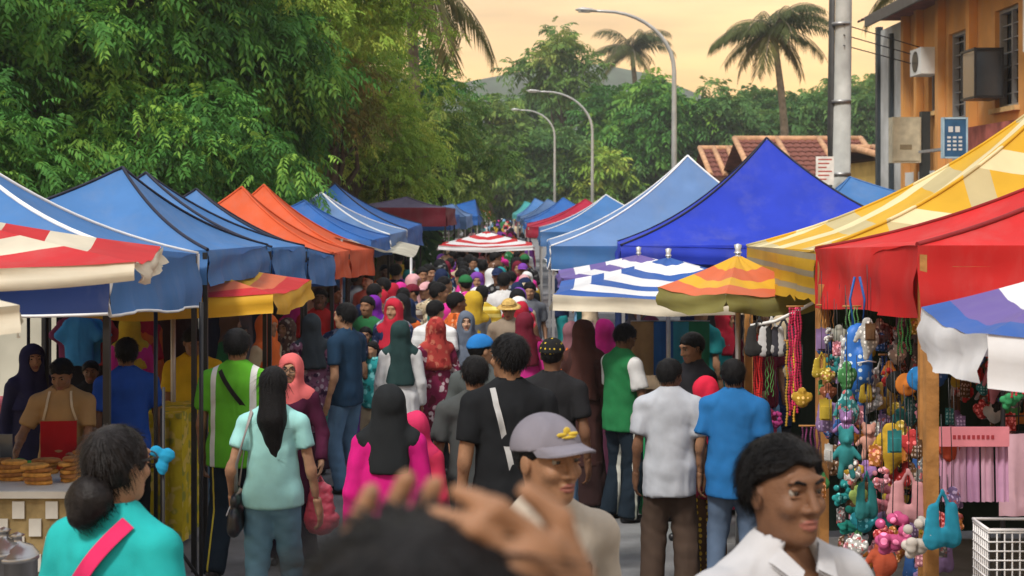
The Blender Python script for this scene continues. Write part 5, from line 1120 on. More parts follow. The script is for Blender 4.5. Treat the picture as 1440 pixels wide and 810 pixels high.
TM = [np_mesh(n_, *v) for n_, v in zip(('plush_animal', 'stuffed_shape', 'small_bag', 'hair_clip_cluster', 'round_hat', 'soft_puppet'), TOY)]
pk = MB(); pk.box((-.05, -.003, -.13), (.05, .003, .02)); pk.box((-.038, -.028, -.115), (.038, -.003, -.03)); pk.box((-.012, -.004, .02), (.012, .004, .03)); TM.append(pk.mesh('toy_packet'))
TN = ['plush animal', 'stuffed toy', 'small bag', 'cluster of hair clips', 'round hat', 'soft hand puppet', 'boxed toy packet']
TK = ['plush_animal', 'stuffed_toy', 'small_bag', 'hair_clip_cluster', 'round_hat', 'soft_puppet', 'toy_packet']
hang = [ # px, py(centre), d, template, scale, colour, words
 (1190, 610, 7.2, 0, 1.0, (.3, .16, .36), 'purple', 'highest at the left of the toy display'), (1253, 640, 6.9, 5, 1.25, (.6, .38, .04), 'mustard', 'in the middle of the toy display'),
 (1180, 640, 7.3, 0, .8, (.02, .02, .025), 'black', 'at the left of the toy display below the purple one'), (1200, 672, 6.8, 1, .8, (.65, .4, .05), 'yellow', 'above the pale green one'),
 (1218, 672, 6.9, 1, .8, (.4, .22, .5), 'lilac', 'beside the yellow one'), (1222, 628, 7.1, 0, 1.0, (.55, .28, .22), 'peach pink', 'beneath the blue dotted bag'),
 (1283, 636, 6.7, 1, 1.0, (.5, .05, .05), 'red', 'right of the mustard puppet'), (1335, 645, 6.6, 1, 1.0, (.5, .08, .04), 'red and blue', 'just right of the near wooden post'),
 (1207, 708, 6.7, 1, .8, (.4, .55, .15), 'pale green', 'below the yellow one'), (1183, 705, 6.9, 3, 1.0, (.03, .3, .3), 'teal', 'low at the left, above the near head'),
 (1277, 712, 6.2, 2, 1.25, (.6, .3, .32), 'rose pink', 'in front of the near wooden post'), (1325, 745, 6.0, 2, 1.3, (.03, .3, .45), 'turquoise', 'behind the near wooden post'),
 (1255, 770, 6.1, 3, 1.5, (.6, .1, .25), 'magenta', 'at the bottom left of the near post'), (1290, 775, 6.0, 3, 1.4, (.6, .55, .5), 'white and pink', 'at the bottom beside the near post'),
 (1275, 555, 7.2, 4, 1.15, (.6, .2, .04), 'orange', 'left of the blue hat near the top'), (1293, 548, 7.0, 4, 1.2, (.03, .2, .5), 'blue', 'half behind the near wooden post'),
 (1262, 552, 7.5, 4, 1.2, (.03, .03, .03), 'black', 'left of the orange hat'), (1305, 560, 7.4, 4, 1.1, (.45, .04, .04), 'dark red', 'right of the near post top'),
 (1225, 575, 7.6, 3, 1.2, (.4, .4, .42), 'grey and white', 'below the dotted blue backpack'), (1200, 560, 7.9, 1, .9, (.1, .3, .15), 'green', 'beside the left wooden post'),
 (1245, 560, 7.7, 2, 1.0, (.45, .3, .08), 'straw coloured', 'above the mustard puppet'), (1165, 560, 8.2, 1, .8, (.3, .1, .05), 'brown', 'near the second post'),
 (1180, 480, 8.3, 1, .9, (.35, .35, .3), 'pale grey', 'high beside the second post'), (1240, 480, 7.8, 3, .9, (.2, .1, .1), 'dark red', 'high right of the dotted backpack'),
 (1262, 510, 7.7, 1, .9, (.6, .55, .5), 'cream', 'below the green cord loops'), (1300, 720, 6.6, 1, 1.0, (.3, .03, .1), 'maroon', 'beneath the red stuffed toy'),
 (1240, 715, 6.7, 3, 1.1, (.6, .2, .25), 'coral', 'left of the rose pink bag'), (1215, 745, 6.6, 1, 1.0, (.03, .28, .35), 'dark turquoise', 'below the pale green stuffed toy'),
 (1240, 800, 6.3, 5, 1.0, (.5, .1, .05), 'rust', 'at the bottom edge beside the near person'), (1345, 700, 6.9, 3, 1.0, (.15, .12, .1), 'brown', 'under the towels beside the near post'),
 (1265, 670, 7.0, 2, 1.0, (.6, .35, .08), 'amber', 'below the mustard puppet'), (1195, 745, 6.9, 3, 1.2, (.03, .3, .25), 'sea green', 'lowest at the left of the toys'),
 (1420, 568, 6.6, 3, 1.2, (.05, .3, .12), 'green and white', 'at the right edge beneath the parasol'), (1400, 520, 6.9, 3, 1.0, (.35, .05, .05), 'dark crimson', 'high at the right edge'),
 (1365, 510, 7.0, 5, .8, (.1, .09, .08), 'charcoal', 'before the wire grid'), (1090, 600, 9.5, 3, 1.0, (.4, .05, .2), 'berry red', 'right of the blue polo shoulder'),
 (1128, 570, 8.7, 1, 1.0, (.5, .3, .04), 'golden', 'left of the second post')]
for k, (px, py, d, ti, sc_, c_, cn, wd) in enumerate(hang):
    a = W(px, py, d); p = thing(TK[ti], tuple(a + Vector((0, 0, .08*sc_))), '%s %s hanging %s' % (cn, TN[ti], wd), 'bag' if ti == 2 else 'hat' if ti == 4 else 'hair clips' if ti == 3 else 'toy', 'goods hanging in the toy stall', rs.uniform(-.5, .5)); p.scale = (sc_*.7,)*3; c_ = tuple(v*.7 for v in c_)
    pat = ('dots', tuple(min(1, v*2.2 + .12) for v in c_), 22.0, .3) if k % 3 == 0 else None
    link('toy', TM[ti], cloth('toy_cloth%d' % k, c_, .3, pat), p, own=True); MB().tube([(0, .005, .0), (.004, .005, .2), (0, .01, .42)], .0025, 5).build('hanging_string', BLACK, p)
fill_c = [('red', (.5, .04, .04)), ('yellow', (.55, .4, .05)), ('white', (.55, .55, .53)), ('black', (.02, .02, .02)), ('pink', (.55, .22, .28)), ('green', (.08, .3, .1)), ('blue', (.05, .14, .4)), ('brown', (.15, .08, .04)), ('teal', (.04, .25, .26)), ('lilac', (.3, .2, .4)), ('orange', (.55, .2, .04)), ('grey', (.2, .2, .2))]
seen = set(); kk = 0
while kk < 190:
    px = rs.uniform(1150, 1345) if kk < 155 else rs.uniform(1345, 1440); py = rs.uniform(450, 805) if kk < 155 else rs.uniform(500, 600); d = rs.uniform(7.3, 8.7) if py < 620 else rs.uniform(6.3, 7.6)
    if px < 1180 and py > 700: continue
    cn, c_ = rs.choice(fill_c); ti = rs.choice([0, 1, 2, 3, 5, 6, 6, 6, 6]); c_ = tuple(v*.65 for v in c_); zn = ('upper', 'middle', 'lower')[min(2, int((py - 460)/115))] + ' ' + ('left', 'right', 'far right')[0 if px < 1250 else 1 if px < 1345 else 2]
    pl = rs.choice(['plain', 'dotted', 'flowery']); key = (cn, ti, zn, pl)
    if key in seen: continue
    seen.add(key); kk += 1; a = W(px, py, d); sc_ = rs.uniform(.42, .75)
    p = thing(TK[ti], tuple(a + Vector((0, 0, .08*sc_))), 'small %s %s %s in the %s of the toy display' % (pl, cn, TN[ti], zn), 'bag' if ti == 2 else 'hair clips' if ti == 3 else 'toy', 'goods hanging in the toy stall', rs.uniform(-.9, .9)); p.scale = (sc_, sc_, sc_*rs.uniform(.9, 1.3))
    lt = tuple(min(1, v*1.8 + .2) for v in c_); pat = ('dots', lt, 30.0, .28) if pl == 'dotted' else ('floral', lt, (.4, .1, .1), 30.0) if pl == 'flowery' else None
    link('toy', TM[ti], cloth('small_toy%d' % kk, c_, .35, pat), p, own=True); MB().tube([(0, .005, .0), (.004, .005, .2), (0, .01, .42)], .003, 5).build('hanging_string', BLACK, p)
bp = W(1207, 500, 7.6); p = thing('dotted_backpack', tuple(bp), 'bright blue child backpack with white dots hanging under the red tent', 'backpack', rz=.35)
blob('pouch', [C_((0, 0, -.12), (0, 0, .1), .09, .075, .02, flat=(vec(0, 1, 0), .6)), C_((0, -.05, -.09), (0, -.05, .0), .055, .05, .02, flat=(vec(0, 1, 0), .6))], .009, mat('blue_dotted_cloth', (.02, .14, .5), .5, .4, pattern=('dots', (.6, .75, .85), 26.0, .25)), p)
for sx in (-.03, .03): MB().tube([(sx, 0, .16), (sx*1.5, .01, .3), (sx*.5, .01, .42)], .007, 6).build('strap', mat('blue_strap', (.02, .1, .35), .6), p)
MB().tube([(-.06, -.075, -.03), (0, -.09, -.02), (.06, -.075, -.03)], .004, 5).build('zip', mat('pale_zip', (.6, .6, .6), .4), p)
def strands(px, py0, py1, d, n, c_, lb, spread=.05, bead=.011, nm='bead_garland'):
    a = W(px, py0, d); L_ = (py1 - py0)*d/FPX; p = thing(nm, tuple(a), lb, 'garland', 'garlands and cords hanging in the right stalls')
    for k in range(n):
        x0 = spread*(k/(max(1, n - 1)) - .5); nb = int(L_/(bead*1.7)); pts, rd = [], []
        for j in range(nb*2 + 1): pts.append((x0 + .004*math.sin(j*.3 + k), .01*math.sin(k*2.1), -L_*(1 - .12*((k*37) % 5)/5)*j/(nb*2))); rd.append(bead if j % 2 else bead*.35)
        MB().tube(pts, rd, 6).build('bead_strand' if bead > .006 else 'cord', mat('%s_%d_%d' % (nm, k, int(px)), tuple(min(1, v*(.7 + .2*((k*7) % 4))) for v in c_), .35, .5, var=.2, vscale=40), p)
    MB().tube([(-spread/2 - .02, 0, .005), (spread/2 + .02, 0, .005)], .006, 6).build('hanging_rod', WOODP, p)
strands(1066, 470, 606, 10.2, 4, (.6, .03, .03), 'bunch of bright red bead garlands left of the second post')
strands(1118, 432, 585, 9.0, 5, (.55, .03, .1), 'bunch of crimson and gold garlands beneath the yellow tent', .07)
strands(1112, 480, 600, 9.1, 2, (.6, .35, .04), 'golden bead strands among the crimson garlands', .05)
strands(1082, 470, 560, 9.8, 4, (.1, .3, .08), 'green cords beside the red garlands', .05, .004, 'cord_bunch')
strands(1162, 430, 540, 8.5, 6, (.4, .2, .05), 'tan cords hanging down the second wooden post', .08, .005, 'cord_bunch')
strands(1272, 440, 500, 7.4, 4, (.05, .45, .12), 'bright green cord loops at the top of the toy stall', .06, .006, 'cord_bunch')
strands(1198, 432, 470, 7.6, 4, (.1, .3, .1), 'green cords above the dotted blue backpack', .06, .005, 'cord_bunch')
strands(1252, 500, 600, 7.8, 5, (.02, .06, .25), 'dark blue ribbons hanging right of the dotted backpack', .09, .008, 'ribbon_bunch')
strands(1435, 500, 560, 6.4, 4, (.5, .03, .05), 'red and silver strands at the right edge under the parasol', .08, .007, 'cord_bunch')
strands(1060, 440, 500, 10.6, 4, (.5, .5, .5), 'white tassels hanging under the scalloped yellow edge', .15, .006, 'tassel_bunch')
strands(1140, 600, 700, 8.4, 5, (.15, .03, .1), 'dark purple ribbons hanging below the second post', .1, .008, 'ribbon_bunch')
a = W(1100, 440, 9.6); p = thing('white_rod', tuple(a), 'curved white rod carrying goods under the yellow tent', 'rod'); MB().tube([W(1056, 458, 9.8) - a, W(1090, 452, 9.7) - a, W(1120, 438, 9.5) - a, W(1146, 424, 9.3) - a], .012, 8).build('rod', mat('white_plastic_rod', (.7, .7, .68), .4), p)
for k, (px, c_, nm_) in enumerate(((1068, (.03, .03, .03), 'black'), (1085, (.45, .45, .45), 'white'), (1102, (.04, .04, .05), 'charcoal'))):
    a = W(px, 460, 9.75); p = thing('hanging_pouch', tuple(a), nm_ + ' pouch hanging from the curved white rod', 'pouch', 'pouches on the white rod'); link('pouch', TM[2], cloth('pouch%d' % k, c_), p, own=True)
# food stall table under the blue striped parasol, with a green cloth
skirt_table(905, 1010, 590, 11.9, .7, cloth('green_cloth', (.03, .3, .12)), cloth('green_cloth', (.03, .3, .12)), 'stall table with a green cloth under the blue striped parasol')
for k, (px, c_, nm_) in enumerate(((930, (.03, .12, .35), 'blue'), (955, (.05, .3, .4), 'turquoise'), (980, (.03, .2, .1), 'dark green'), (905, (.4, .25, .12), 'tan'))):
    a = W(px, 452, 13.2); p = thing('hanging_shirt', tuple(a), nm_ + ' garment hanging under the blue striped parasol', 'garment', 'garments hanging under the blue parasol'); MB().grid([[(-.12 + i*.04, .02*math.sin(i*2 + k), -.5*j/4) for i in range(7)] for j in range(5)]).build('cloth', cloth('garment%d' % k, c_), p); MB().tube([(-.12, 0, .004), (.12, 0, .004)], .006, 5).build('hanger', ST, p)
# ------------------------------------------------------------------ people one can single out
def top(c, name='shirt', pat=None, **k): return dict(mat=cloth(name + '_cloth', c, pattern=pat), name=name, **k)
def bot(c, kind='trousers', pat=None, **k): return dict(mat=cloth(kind + '_cloth', c, pattern=pat), kind=kind, **k)
def scarf(c, pat=None, **k): return dict(mat=cloth('headscarf_cloth', c, pattern=pat), **k)
JEAN = (.09, .17, .28); BLK_ = (.012, .012, .015); TRK = (.012, .02, .03)
def fit(px, yt, d, **q):
    ex = .035 if q.get('hijab') else .022 if q.get('cap') else .014
    return CAMH - (yt - HOR)*d/FPX - gz(d) - ex
SEED = [100]
def P(px, yt, d, face, label, group='shoppers in the street', **q):
    SEED[0] += 1; q.setdefault('seed', SEED[0]); q.setdefault('fem', False); q.setdefault('skin', 'brown'); q['h'] = fit(px, yt, d, **q)
    if d < 5: q.setdefault('res', .012); q.setdefault('fine', .0045); q.setdefault('hres', .0045)
    elif d < 9: q.setdefault('res', .015); q.setdefault('fine', .0075)
    elif d < 13: q.setdefault('res', .017); q.setdefault('fine', .0095); q.setdefault('hres', .0095)
    else: q.setdefault('res', .02); q.setdefault('fine', .011); q.setdefault('hands', False)
    if not q.get('hijab'): q.setdefault('hair', {})
    a = abs(((face + q.get('head', (0, 0, 0))[0]) + 180) % 360 - 180); q.setdefault('facev', a > 55)
    r, K = person(px, d, face, label, group, **q); K['q'] = q; return r, K
def torso_d(K, p): return min(float(prim_eval(t_, np.array(p[0]), np.array(p[1]), np.array(p[2]))) for t_ in K['tp'])
def band(K, pts, wid, off, sgn):
    """a strap laid over the torso: points of (x, z) in metres, pushed out to the cloth along the back (-1) or chest (+1)"""
    K['tp'] = torso_prims(K['q'], K); rows = [[], []]
    V_ = []
    for i in range(len(pts) - 1):
        for t_ in np.linspace(0, 1, 7)[:(7 if i == len(pts) - 2 else 6)]: V_.append((pts[i][0] + (pts[i+1][0]-pts[i][0])*t_, pts[i][1] + (pts[i+1][1]-pts[i][1])*t_))
    for i, (x, z) in enumerate(V_):
        yy = K['P'][1] + math.tan(math.asin(K['u'][1]))*(z - K['P'][2])
        while torso_d(K, (x, yy, z)) < off and abs(yy) < .6: yy += sgn*.004
        x2, z2 = V_[min(i+1, len(V_)-1)]; x1, z1 = V_[max(i-1, 0)]; tx, tz = x2-x1, z2-z1; l_ = math.hypot(tx, tz) + 1e-9; nx, nz = -tz/l_*wid/2, tx/l_*wid/2
        rows[0].append((x - nx, yy, z - nz)); rows[1].append((x + nx, yy, z + nz))
    o_ = [[(a, b_ + sgn*.004, c) for a, b_, c in r_] for r_ in rows]
    return MB().grid(rows).grid(o_).grid([rows[0], o_[0]]).grid([rows[1], o_[1]])
def worn(name, r, label, cat): return empty(name, r.location, r.rotation_euler.z, label, cat)

# nearest four
r, K = P(590, 712, .9, 4, 'blurred person in the foreground tying up black hair with both hands, seen from behind', top=top(BLK_), bottom=bot(BLK_), skin='brown', hair=dict(vol=.012, full=True, line=(.02, .6), strands=2600, slen=.07, res=.006, wr=.003, sw=.001), facev=False,
   armR=(.058, .012, .962, (.5, 1, -1.2)), armL=(-.028, .075, .922, (-.8, .6, -1.5)), handR=dict(dir=(-.75, -.05, .62), n=(-.1, .95, -.35), thumb=(-.3, 0, 1), curl=.85, size=.85), handL=dict(dir=(.12, -.1, 1), n=(.3, .9, 0), thumb=(1, 0, 0), curl=.15))
r, K = P(1098, 607, 3.15, 211, 'person in a white collared shirt nearest at lower right, looking right', skin='dark', top=top((.42, .42, .44), 'collared_shirt', collar=False, vneck=True, loose=.012, res=.009, wr=.012), bottom=bot((.05, .05, .06)), hair=dict(vol=.011, strands=3600, slen=.045, wr=.004, line=(.022, .62), sw=.001), head=(-4, -3, 0))
M_ = K['HM']; c0 = K['hc']; s_ = K['s']
def hp_(x, y, z): return c0 + M_ @ (vec(x, y, z)*s_)
for sd in (-1, 1):      # collar leaves and buttons
    b = MB(); s_ = K['s']; n0 = K['N']; pts = [[n0 + vec(sd*.0*s_ + sd*.012, .085*s_, -.03), n0 + vec(sd*.05*s_, .05*s_, .015), n0 + vec(sd*.068*s_, -.01, .03)], [n0 + vec(sd*.05*s_, .112*s_, -.05), n0 + vec(sd*.085*s_, .06*s_, -.012), n0 + vec(sd*.088*s_, -.01, .0)]]
    pts = [[p_ + vec(sd*.006, .012, .02) for p_ in q_] for q_ in pts]; b.grid(pts); b.grid([[p_ + vec(0, .004, .006) for p_ in q_] for q_ in pts]); b.build('collar_leaf', cloth('collared_shirt_cloth', (.42, .42, .44)), r)
r, K = P(766, 574, 3.85, 217, 'person in a grey purple cap and cream T-shirt looking right, beside the blurred hands', skin='brown', fat=.93, top=top((.4, .35, .29), 'T_shirt'), bottom=bot(JEAN, 'jeans'), cap=dict(mat=cloth('grey_purple_cap', (.17, .16, .19)), brim='front'), head=(0, 0, 0))
M_ = K['HM']; c0 = K['hc']; s_ = K['s']
def hp_(x, y, z): return c0 + M_ @ (vec(x, y, z)*s_)
GOLD = cloth('gold_embroidery', (.5, .36, .05))
for i, (x, z, w_, h_) in enumerate(((-.02, .085, .02, .012), (0, .094, .014, .022), (.02, .085, .02, .012), (0, .078, .028, .008))):
    q_ = math.sqrt(max(0, 1 - (x/.094)**2 - ((z - .035)/.099)**2)); y = -.01 + .113*q_ + .003
    V, F = sdf_mesh([E_(hp_(x, y, z), vec(w_, .004, h_*.6)*s_, .003, M_)], .004); link('cap_emblem', np_mesh('cap_emblem', V, F), GOLD, r)
V, F = sdf_mesh([E_(hp_(-.082, .02, .065), vec(.006, .016, .012)*s_, .003, M_)], .004); link('cap_emblem', np_mesh('cap_emblem', V, F), cloth('maroon_embroidery', (.25, .05, .08)), r)
K['tp'] = torso_prims(K['q'], K); b = MB()
dk = cloth('dark_print', (.05, .05, .05))
for seg in ([(-.06, 1.27), (.0, 1.27)], [(-.055, 1.27), (-.055, 1.17)], [(-.055, 1.22), (-.01, 1.22)], [(.03, 1.27), (.1, 1.27)], [(.065, 1.27), (.065, 1.17)]): band(K, seg, .014, .028, 1).build('shirt_print', dk, r)
r, K = P(160, 592, 4.0, -24, 'person in a turquoise top with a low bun, seen from behind at lower left', fem=True, fat=1.22, skin='mid', top=top((.02, .36, .36), 'blouse', sleeve=.9, hem=.44), bottom=bot((.04, .04, .05)), facev=True, eyes=False,
   hair=dict(mat=mat('greying_black_hair', (.013, .011, .011), .4, .1, var=.45, vscale=40, bump=.25, bscale=90), line=(-.03, .62), vol=.006, strands=1800, slen=.06, wr=.0015, sw=.0009, extra=[((-.03, -.105, -.085), (.03, -.11, -.08), .05, .05), ((0, -.1, -.06), (.0, -.13, -.12), .055, .045)]), head=(-8, 0, 0))
w_ = worn('sling_bag_strap', r, 'hot pink bag strap across the turquoise back at lower left', 'bag strap'); h_ = K['h']; band(K, [(.1, .845*h_), (.02, .77*h_), (-.16, .62*h_), (-.2, .5*h_)], .045, .03, -1).build('strap', cloth('hot_pink_strap', (.6, .03, .12)), w_)
blob('bag_body', [C_((-.24, -.1, .47*h_), (-.24, .08, .47*h_), .08, .08, .02)], .015, cloth('hot_pink_strap', (.6, .03, .12)), w_)
w_ = worn('spectacles', r, 'dark spectacles on the turquoise dressed person', 'spectacles'); M_ = K['HM']; c0 = K['hc']; s_ = K['s']
for sd in (-1, 1):
    MB().tube([hp_(sd*.083, -.01, .02), hp_(sd*.08, .05, .02), hp_(sd*.066, .105, .018)], .0025, 5).build('temple_arm', BLACK, w_); MB().tube([hp_(sd*.033 + .026*math.cos(a), .108, .012 + .02*math.sin(a)) for a in np.linspace(0, 2*PI, 13)], .0025, 5).build('rim', BLACK, w_)

# left middle
r, K = P(272, 457, 11.8, 188, 'person in a yellow T-shirt and jeans looking down beside the yellow table', skin='brown', top=top((.62, .42, .02), 'T_shirt'), bottom=bot(JEAN, 'jeans'), armR=(.1, .14, .56), armL=(-.08, .16, .55), head=(20, 22, 0))
GW = ('bands', 0, (.115, .155), (.6, .6, .58))
r, K = P(333, 459, 9.6, -4, 'person in a bright green shirt with white side stripes, seen from behind', skin='brown', fat=1.12, top=top((.1, .36, .025), 'jersey', GW, collar=True, loose=.014), bottom=bot(TRK, 'trousers', ('bands', 0, (.14, .152), (.55, .45, .05)), flare=.02), stride=.12)
w_ = worn('sling_bag_strap', r, 'dark sling strap across the bright green shirt', 'bag strap'); h_ = K['h']; band(K, [(-.09, .84*h_), (.06, .72*h_), (.17, .6*h_)], .03, .03, -1).build('strap', cloth('dark_strap', (.02, .018, .018)), w_)
blob('bag_body', [C_((.2, -.02, .56*h_), (.2, .08, .56*h_), .06, .06, .02)], .015, cloth('dark_strap', (.02, .018, .018)), w_)
r, K = P(384, 512, 8.0, 2, 'person in a pale aqua T-shirt and jeans with long black hair, seen from behind', fem=True, skin='mid', top=top((.3, .6, .58), 'T_shirt', sleeve=.5, hem=.5, loose=.006), bottom=bot((.13, .27, .36), 'jeans', loose=.006), facev=False, stride=.1, armL=(-.15, .03, .5), armR=(.165, .04, .46),
   hair=dict(full=True, line=(.01, .5), vol=.006, strands=500, slen=.09, extra=[((0, -.04, .0), (.005, -.085, -.2), .078, .085), ((.005, -.085, -.2), (.02, -.1, -.42), .085, .035)]))
w_ = worn('handbag', r, 'black handbag with a grey strap at the hip of the person in aqua', 'handbag'); h_ = K['h']
blob('bag_body', [C_((-.2, -.11, .46*h_), (-.2, .1, .46*h_), .06, .06, .02, flat=(vec(1, 0, 0), .6)), C_((-.2, -.09, .52*h_), (-.2, .08, .52*h_), .045, .045, .02, flat=(vec(1, 0, 0), .6)), C_((-.2, -.12, .43*h_), (-.2, .11, .43*h_), .055, .055, .02, flat=(vec(1, 0, 0), .7))], .012, mat('black_leather', (.012, .012, .014), .35, .5, var=.2), w_)
MB().tube([(-.24, -.12, .475*h_), (-.24, .0, .49*h_), (-.24, .1, .475*h_)], .005, 5).build('piping', mat('grey_piping', (.4, .4, .4), .5), w_)
MB().tube([(-.2, -.05, .55*h_), (-.19, -.09, .66*h_), (-.14, -.1, .77*h_), (-.115, -.05, .835*h_), (-.115, .02, .845*h_), (-.16, .1, .75*h_), (-.2, .06, .56*h_)], .011, 6, 0, True, .4).build('strap', mat('grey_strap', (.25, .23, .22), .6), w_)
FL1 = ('floral', (.4, .3, .36), (.05, .02, .05), 16.0)
r, K = P(410, 492, 10.2, 176, 'person in a coral headscarf, spectacles and dark maroon dress facing the camera', fem=True, skin='mid', hijab=scarf((.6, .13, .13), down=.22, spread=.15), top=top((.06, .01, .03), 'tunic', sleeve=1.9, hem=.3, flare=.02), bottom=bot((.02, .012, .03), 'skirt'), armL=(-.16, .08, .5))
M_ = K['HM']; c0 = K['hc']; s_ = K['s']; w_ = worn('spectacles', r, 'thin spectacles on the person in the coral headscarf', 'spectacles')
for sd in (-1, 1): MB().tube([hp_(sd*.033 + .027*math.cos(a), .112, .01 + .021*math.sin(a)) for a in np.linspace(0, 2*PI, 13)], .0022, 5).build('rim', BLACK, w_)
MB().tube([hp_(-.008, .113, .014), hp_(.008, .113, .014)], .002, 5).build('bridge', BLACK, w_)
def plastic_bag(r, K, side, c_, label, sz=1.0, drop=0.0):
    wv = to_world(r, K['wr'][side] + K['hd'][side]*.1); p = empty('plastic_bag', tuple(wv), random.uniform(-.6, .6), label, 'plastic bag', 'carrier bags')
    m_ = mat('bag_film_%s' % label[:14], c_, .28, .5, var=.25, vscale=12, bump=.6, bscale=14, trans=.35)
    blob('bag_body', [C_((0, 0, -.12*sz), (0, 0, -.3*sz), .07*sz, .115*sz, .04, flat=(vec(0, 1, 0), .7)), E_((.05*sz, .01, -.32*sz), (.07*sz, .06*sz, .06*sz), .03), E_((-.04*sz, 0, -.3*sz), (.07*sz, .06*sz, .08*sz), .03)], .012, m_, p, wr=.014, wk=(42, 36, 24), wseed=int(sz*100) + side)
    for sg in (-1, 1): MB().tube([(sg*.05*sz, 0, -.14*sz), (sg*.035*sz, 0, -.06*sz), (0, 0, .0), (-sg*.01, .01, -.06*sz)], .008, 5, 0, True, .4).build('handle', m_, p)
plastic_bag(r, K, -1, (.6, .08, .13), 'rose pink carrier bag held by the person in the coral headscarf', 1.0)
r, K = P(438, 437, 14.0, 20, 'person in dark grey headscarf and mauve floral tunic, back turned', fem=True, hijab=scarf((.035, .045, .055), back=.16), top=top((.2, .08, .14), 'tunic', FL1, sleeve=1.9, hem=.28), bottom=bot((.06, .03, .05), 'skirt'))
r, K = P(404, 443, 14.6, 150, 'person in a brown patterned headscarf looking right behind the coral headscarf', fem=True, hijab=scarf((.09, .05, .04), ('floral', (.3, .25, .2), (.05, .03, .03), 20.0)), top=top((.1, .07, .06), 'tunic', sleeve=1.9, hem=.35), bottom=bot((.04, .03, .03), 'skirt'))
r, K = P(487, 424, 13.2, 62, 'person in a navy T-shirt and jeans facing left near the striped parasol', skin='mid', top=top((.015, .04, .08), 'T_shirt'), bottom=bot(JEAN, 'jeans'), armR=(.12, .12, .52))
plastic_bag(r, K, 1, (.05, .4, .35), 'turquoise carrier bag held by the person in the navy T-shirt', 1.1)
r, K = P(449, 403, 16, 190, 'person in a red T-shirt between the red striped parasol and the navy T-shirt', top=top((.4, .02, .02), 'T_shirt'), bottom=bot(BLK_), skin='dark')
MAG = (.5, .012, .17)
r, K = P(547, 533, 7.5, 4, 'person in a magenta top and black headscarf with the back turned, centre left', fem=True, fat=1.08, hijab=scarf((.016, .018, .02), back=.13, down=.09, spread=.14, bw=.1), top=top(MAG, 'tunic', sleeve=1.9, hem=.34, flare=.02), bottom=bot((.03, .03, .04), 'skirt'), facev=False)
plastic_bag(r, K, 1, (.3, .55, .4), 'pale green carrier bag right of the magenta top', .9)
r, K = P(584, 572, 8.3, -10, 'small child in a red pink top just right of the magenta top', 'children in the street', fem=True, hijab=scarf((.5, .03, .1)), top=top((.5, .03, .08), 'tunic', sleeve=1.9, hem=.35), bottom=bot((.3, .02, .06), 'skirt'), facev=False)
r, K = P(563, 447, 13.6, 8, 'person in a dark teal headscarf and white blouse with the back turned', fem=True, hijab=scarf((.02, .045, .045), back=.22, down=.2), top=top((.55, .55, .56), 'blouse', sleeve=1.9, hem=.36, flare=.02), bottom=bot((.2, .25, .45), 'skirt', ('floral', (.5, .5, .6), (.1, .1, .3), 14.0)), facev=False)
FL2 = ('floral', (.5, .4, .42), (.08, .01, .02), 15.0)
r, K = P(613, 442, 14.0, 25, 'person in a rust red headscarf and maroon floral tunic, centre of the street', fem=True, hijab=scarf((.32, .04, .035), ('floral', (.4, .12, .08), (.2, .02, .02), 14.0), back=.14), top=top((.16, .015, .05), 'tunic', FL2, sleeve=1.9, hem=.27, flare=.05), bottom=bot(BLK_), armR=(.12, .12, .56))
r, K = P(655, 434, 15.0, 186, 'person in a slate grey headscarf facing the camera in the centre crowd', fem=True, skin='fair', hijab=scarf((.1, .12, .16), down=.2), top=top((.12, .14, .18), 'tunic', sleeve=1.9, hem=.35), bottom=bot((.05, .05, .07), 'skirt'))
r, K = P(514, 458, 15.5, 182, 'child in a pale pink top standing in front of the purple headscarf', 'children in the street', fem=True, skin='mid', top=top((.5, .3, .33), 'T_shirt'), bottom=bot((.1, .1, .2)))
r, K = P(526, 412, 17.2, 10, 'person in a violet headscarf left of the dark teal headscarf', fem=True, hijab=scarf((.16, .02, .3), down=.1), top=top((.55, .2, .2), 'blouse', sleeve=1.9, hem=.4), bottom=bot((.1, .05, .1), 'skirt'), facev=False)
r, K = P(518, 383, 20.2, 150, 'balding person in a salmon shirt above the violet headscarf', skin='fair', hair=dict(vol=-.004, line=(.02, .5), strands=0), top=top((.6, .25, .22), 'shirt', collar=True), bottom=bot((.1, .08, .07)))
r, K = P(567, 403, 17.8, 6, 'short haired person in brown and white striped shirt, beyond the teal headscarf', top=top((.35, .3, .25), 'shirt', ('stripes', 2, 9.0, .5, (.1, .06, .05)), collar=True), bottom=bot(BLK_), facev=False)
# centre
r, K = P(676, 467, 10.4, -20, 'child in a bright blue cap with white mark beside the black T-shirt', 'children in the street', fem=False, skin='mid', cap=dict(mat=cloth('bright_blue_cap', (.02, .16, .45)), brim='front'), top=top((.07, .08, .08), 'T_shirt'), bottom=bot(JEAN, 'jeans'), head=(-40, 0, 0))
r, K = P(668, 497, 8.5, 5, 'person in a faded charcoal T-shirt mostly hidden left of the black T-shirt', skin='brown', top=top((.055, .06, .06), 'T_shirt'), bottom=bot(BLK_), facev=False, armL=(-.17, .03, .47))
plastic_bag(r, K, -1, (.2, .55, .25), 'light green carrier bag hanging beside the charcoal T-shirt', 1.0)
r, K = P(716, 467, 7.5, 10, 'person in a black T-shirt with a white sling strap, seen from behind in the centre', skin='brown', fat=1.05, top=top((.012, .013, .015), 'T_shirt'), bottom=bot(BLK_), head=(35, 0, 0), facev=True, hair=dict(strands=900, slen=.05, vol=.01))
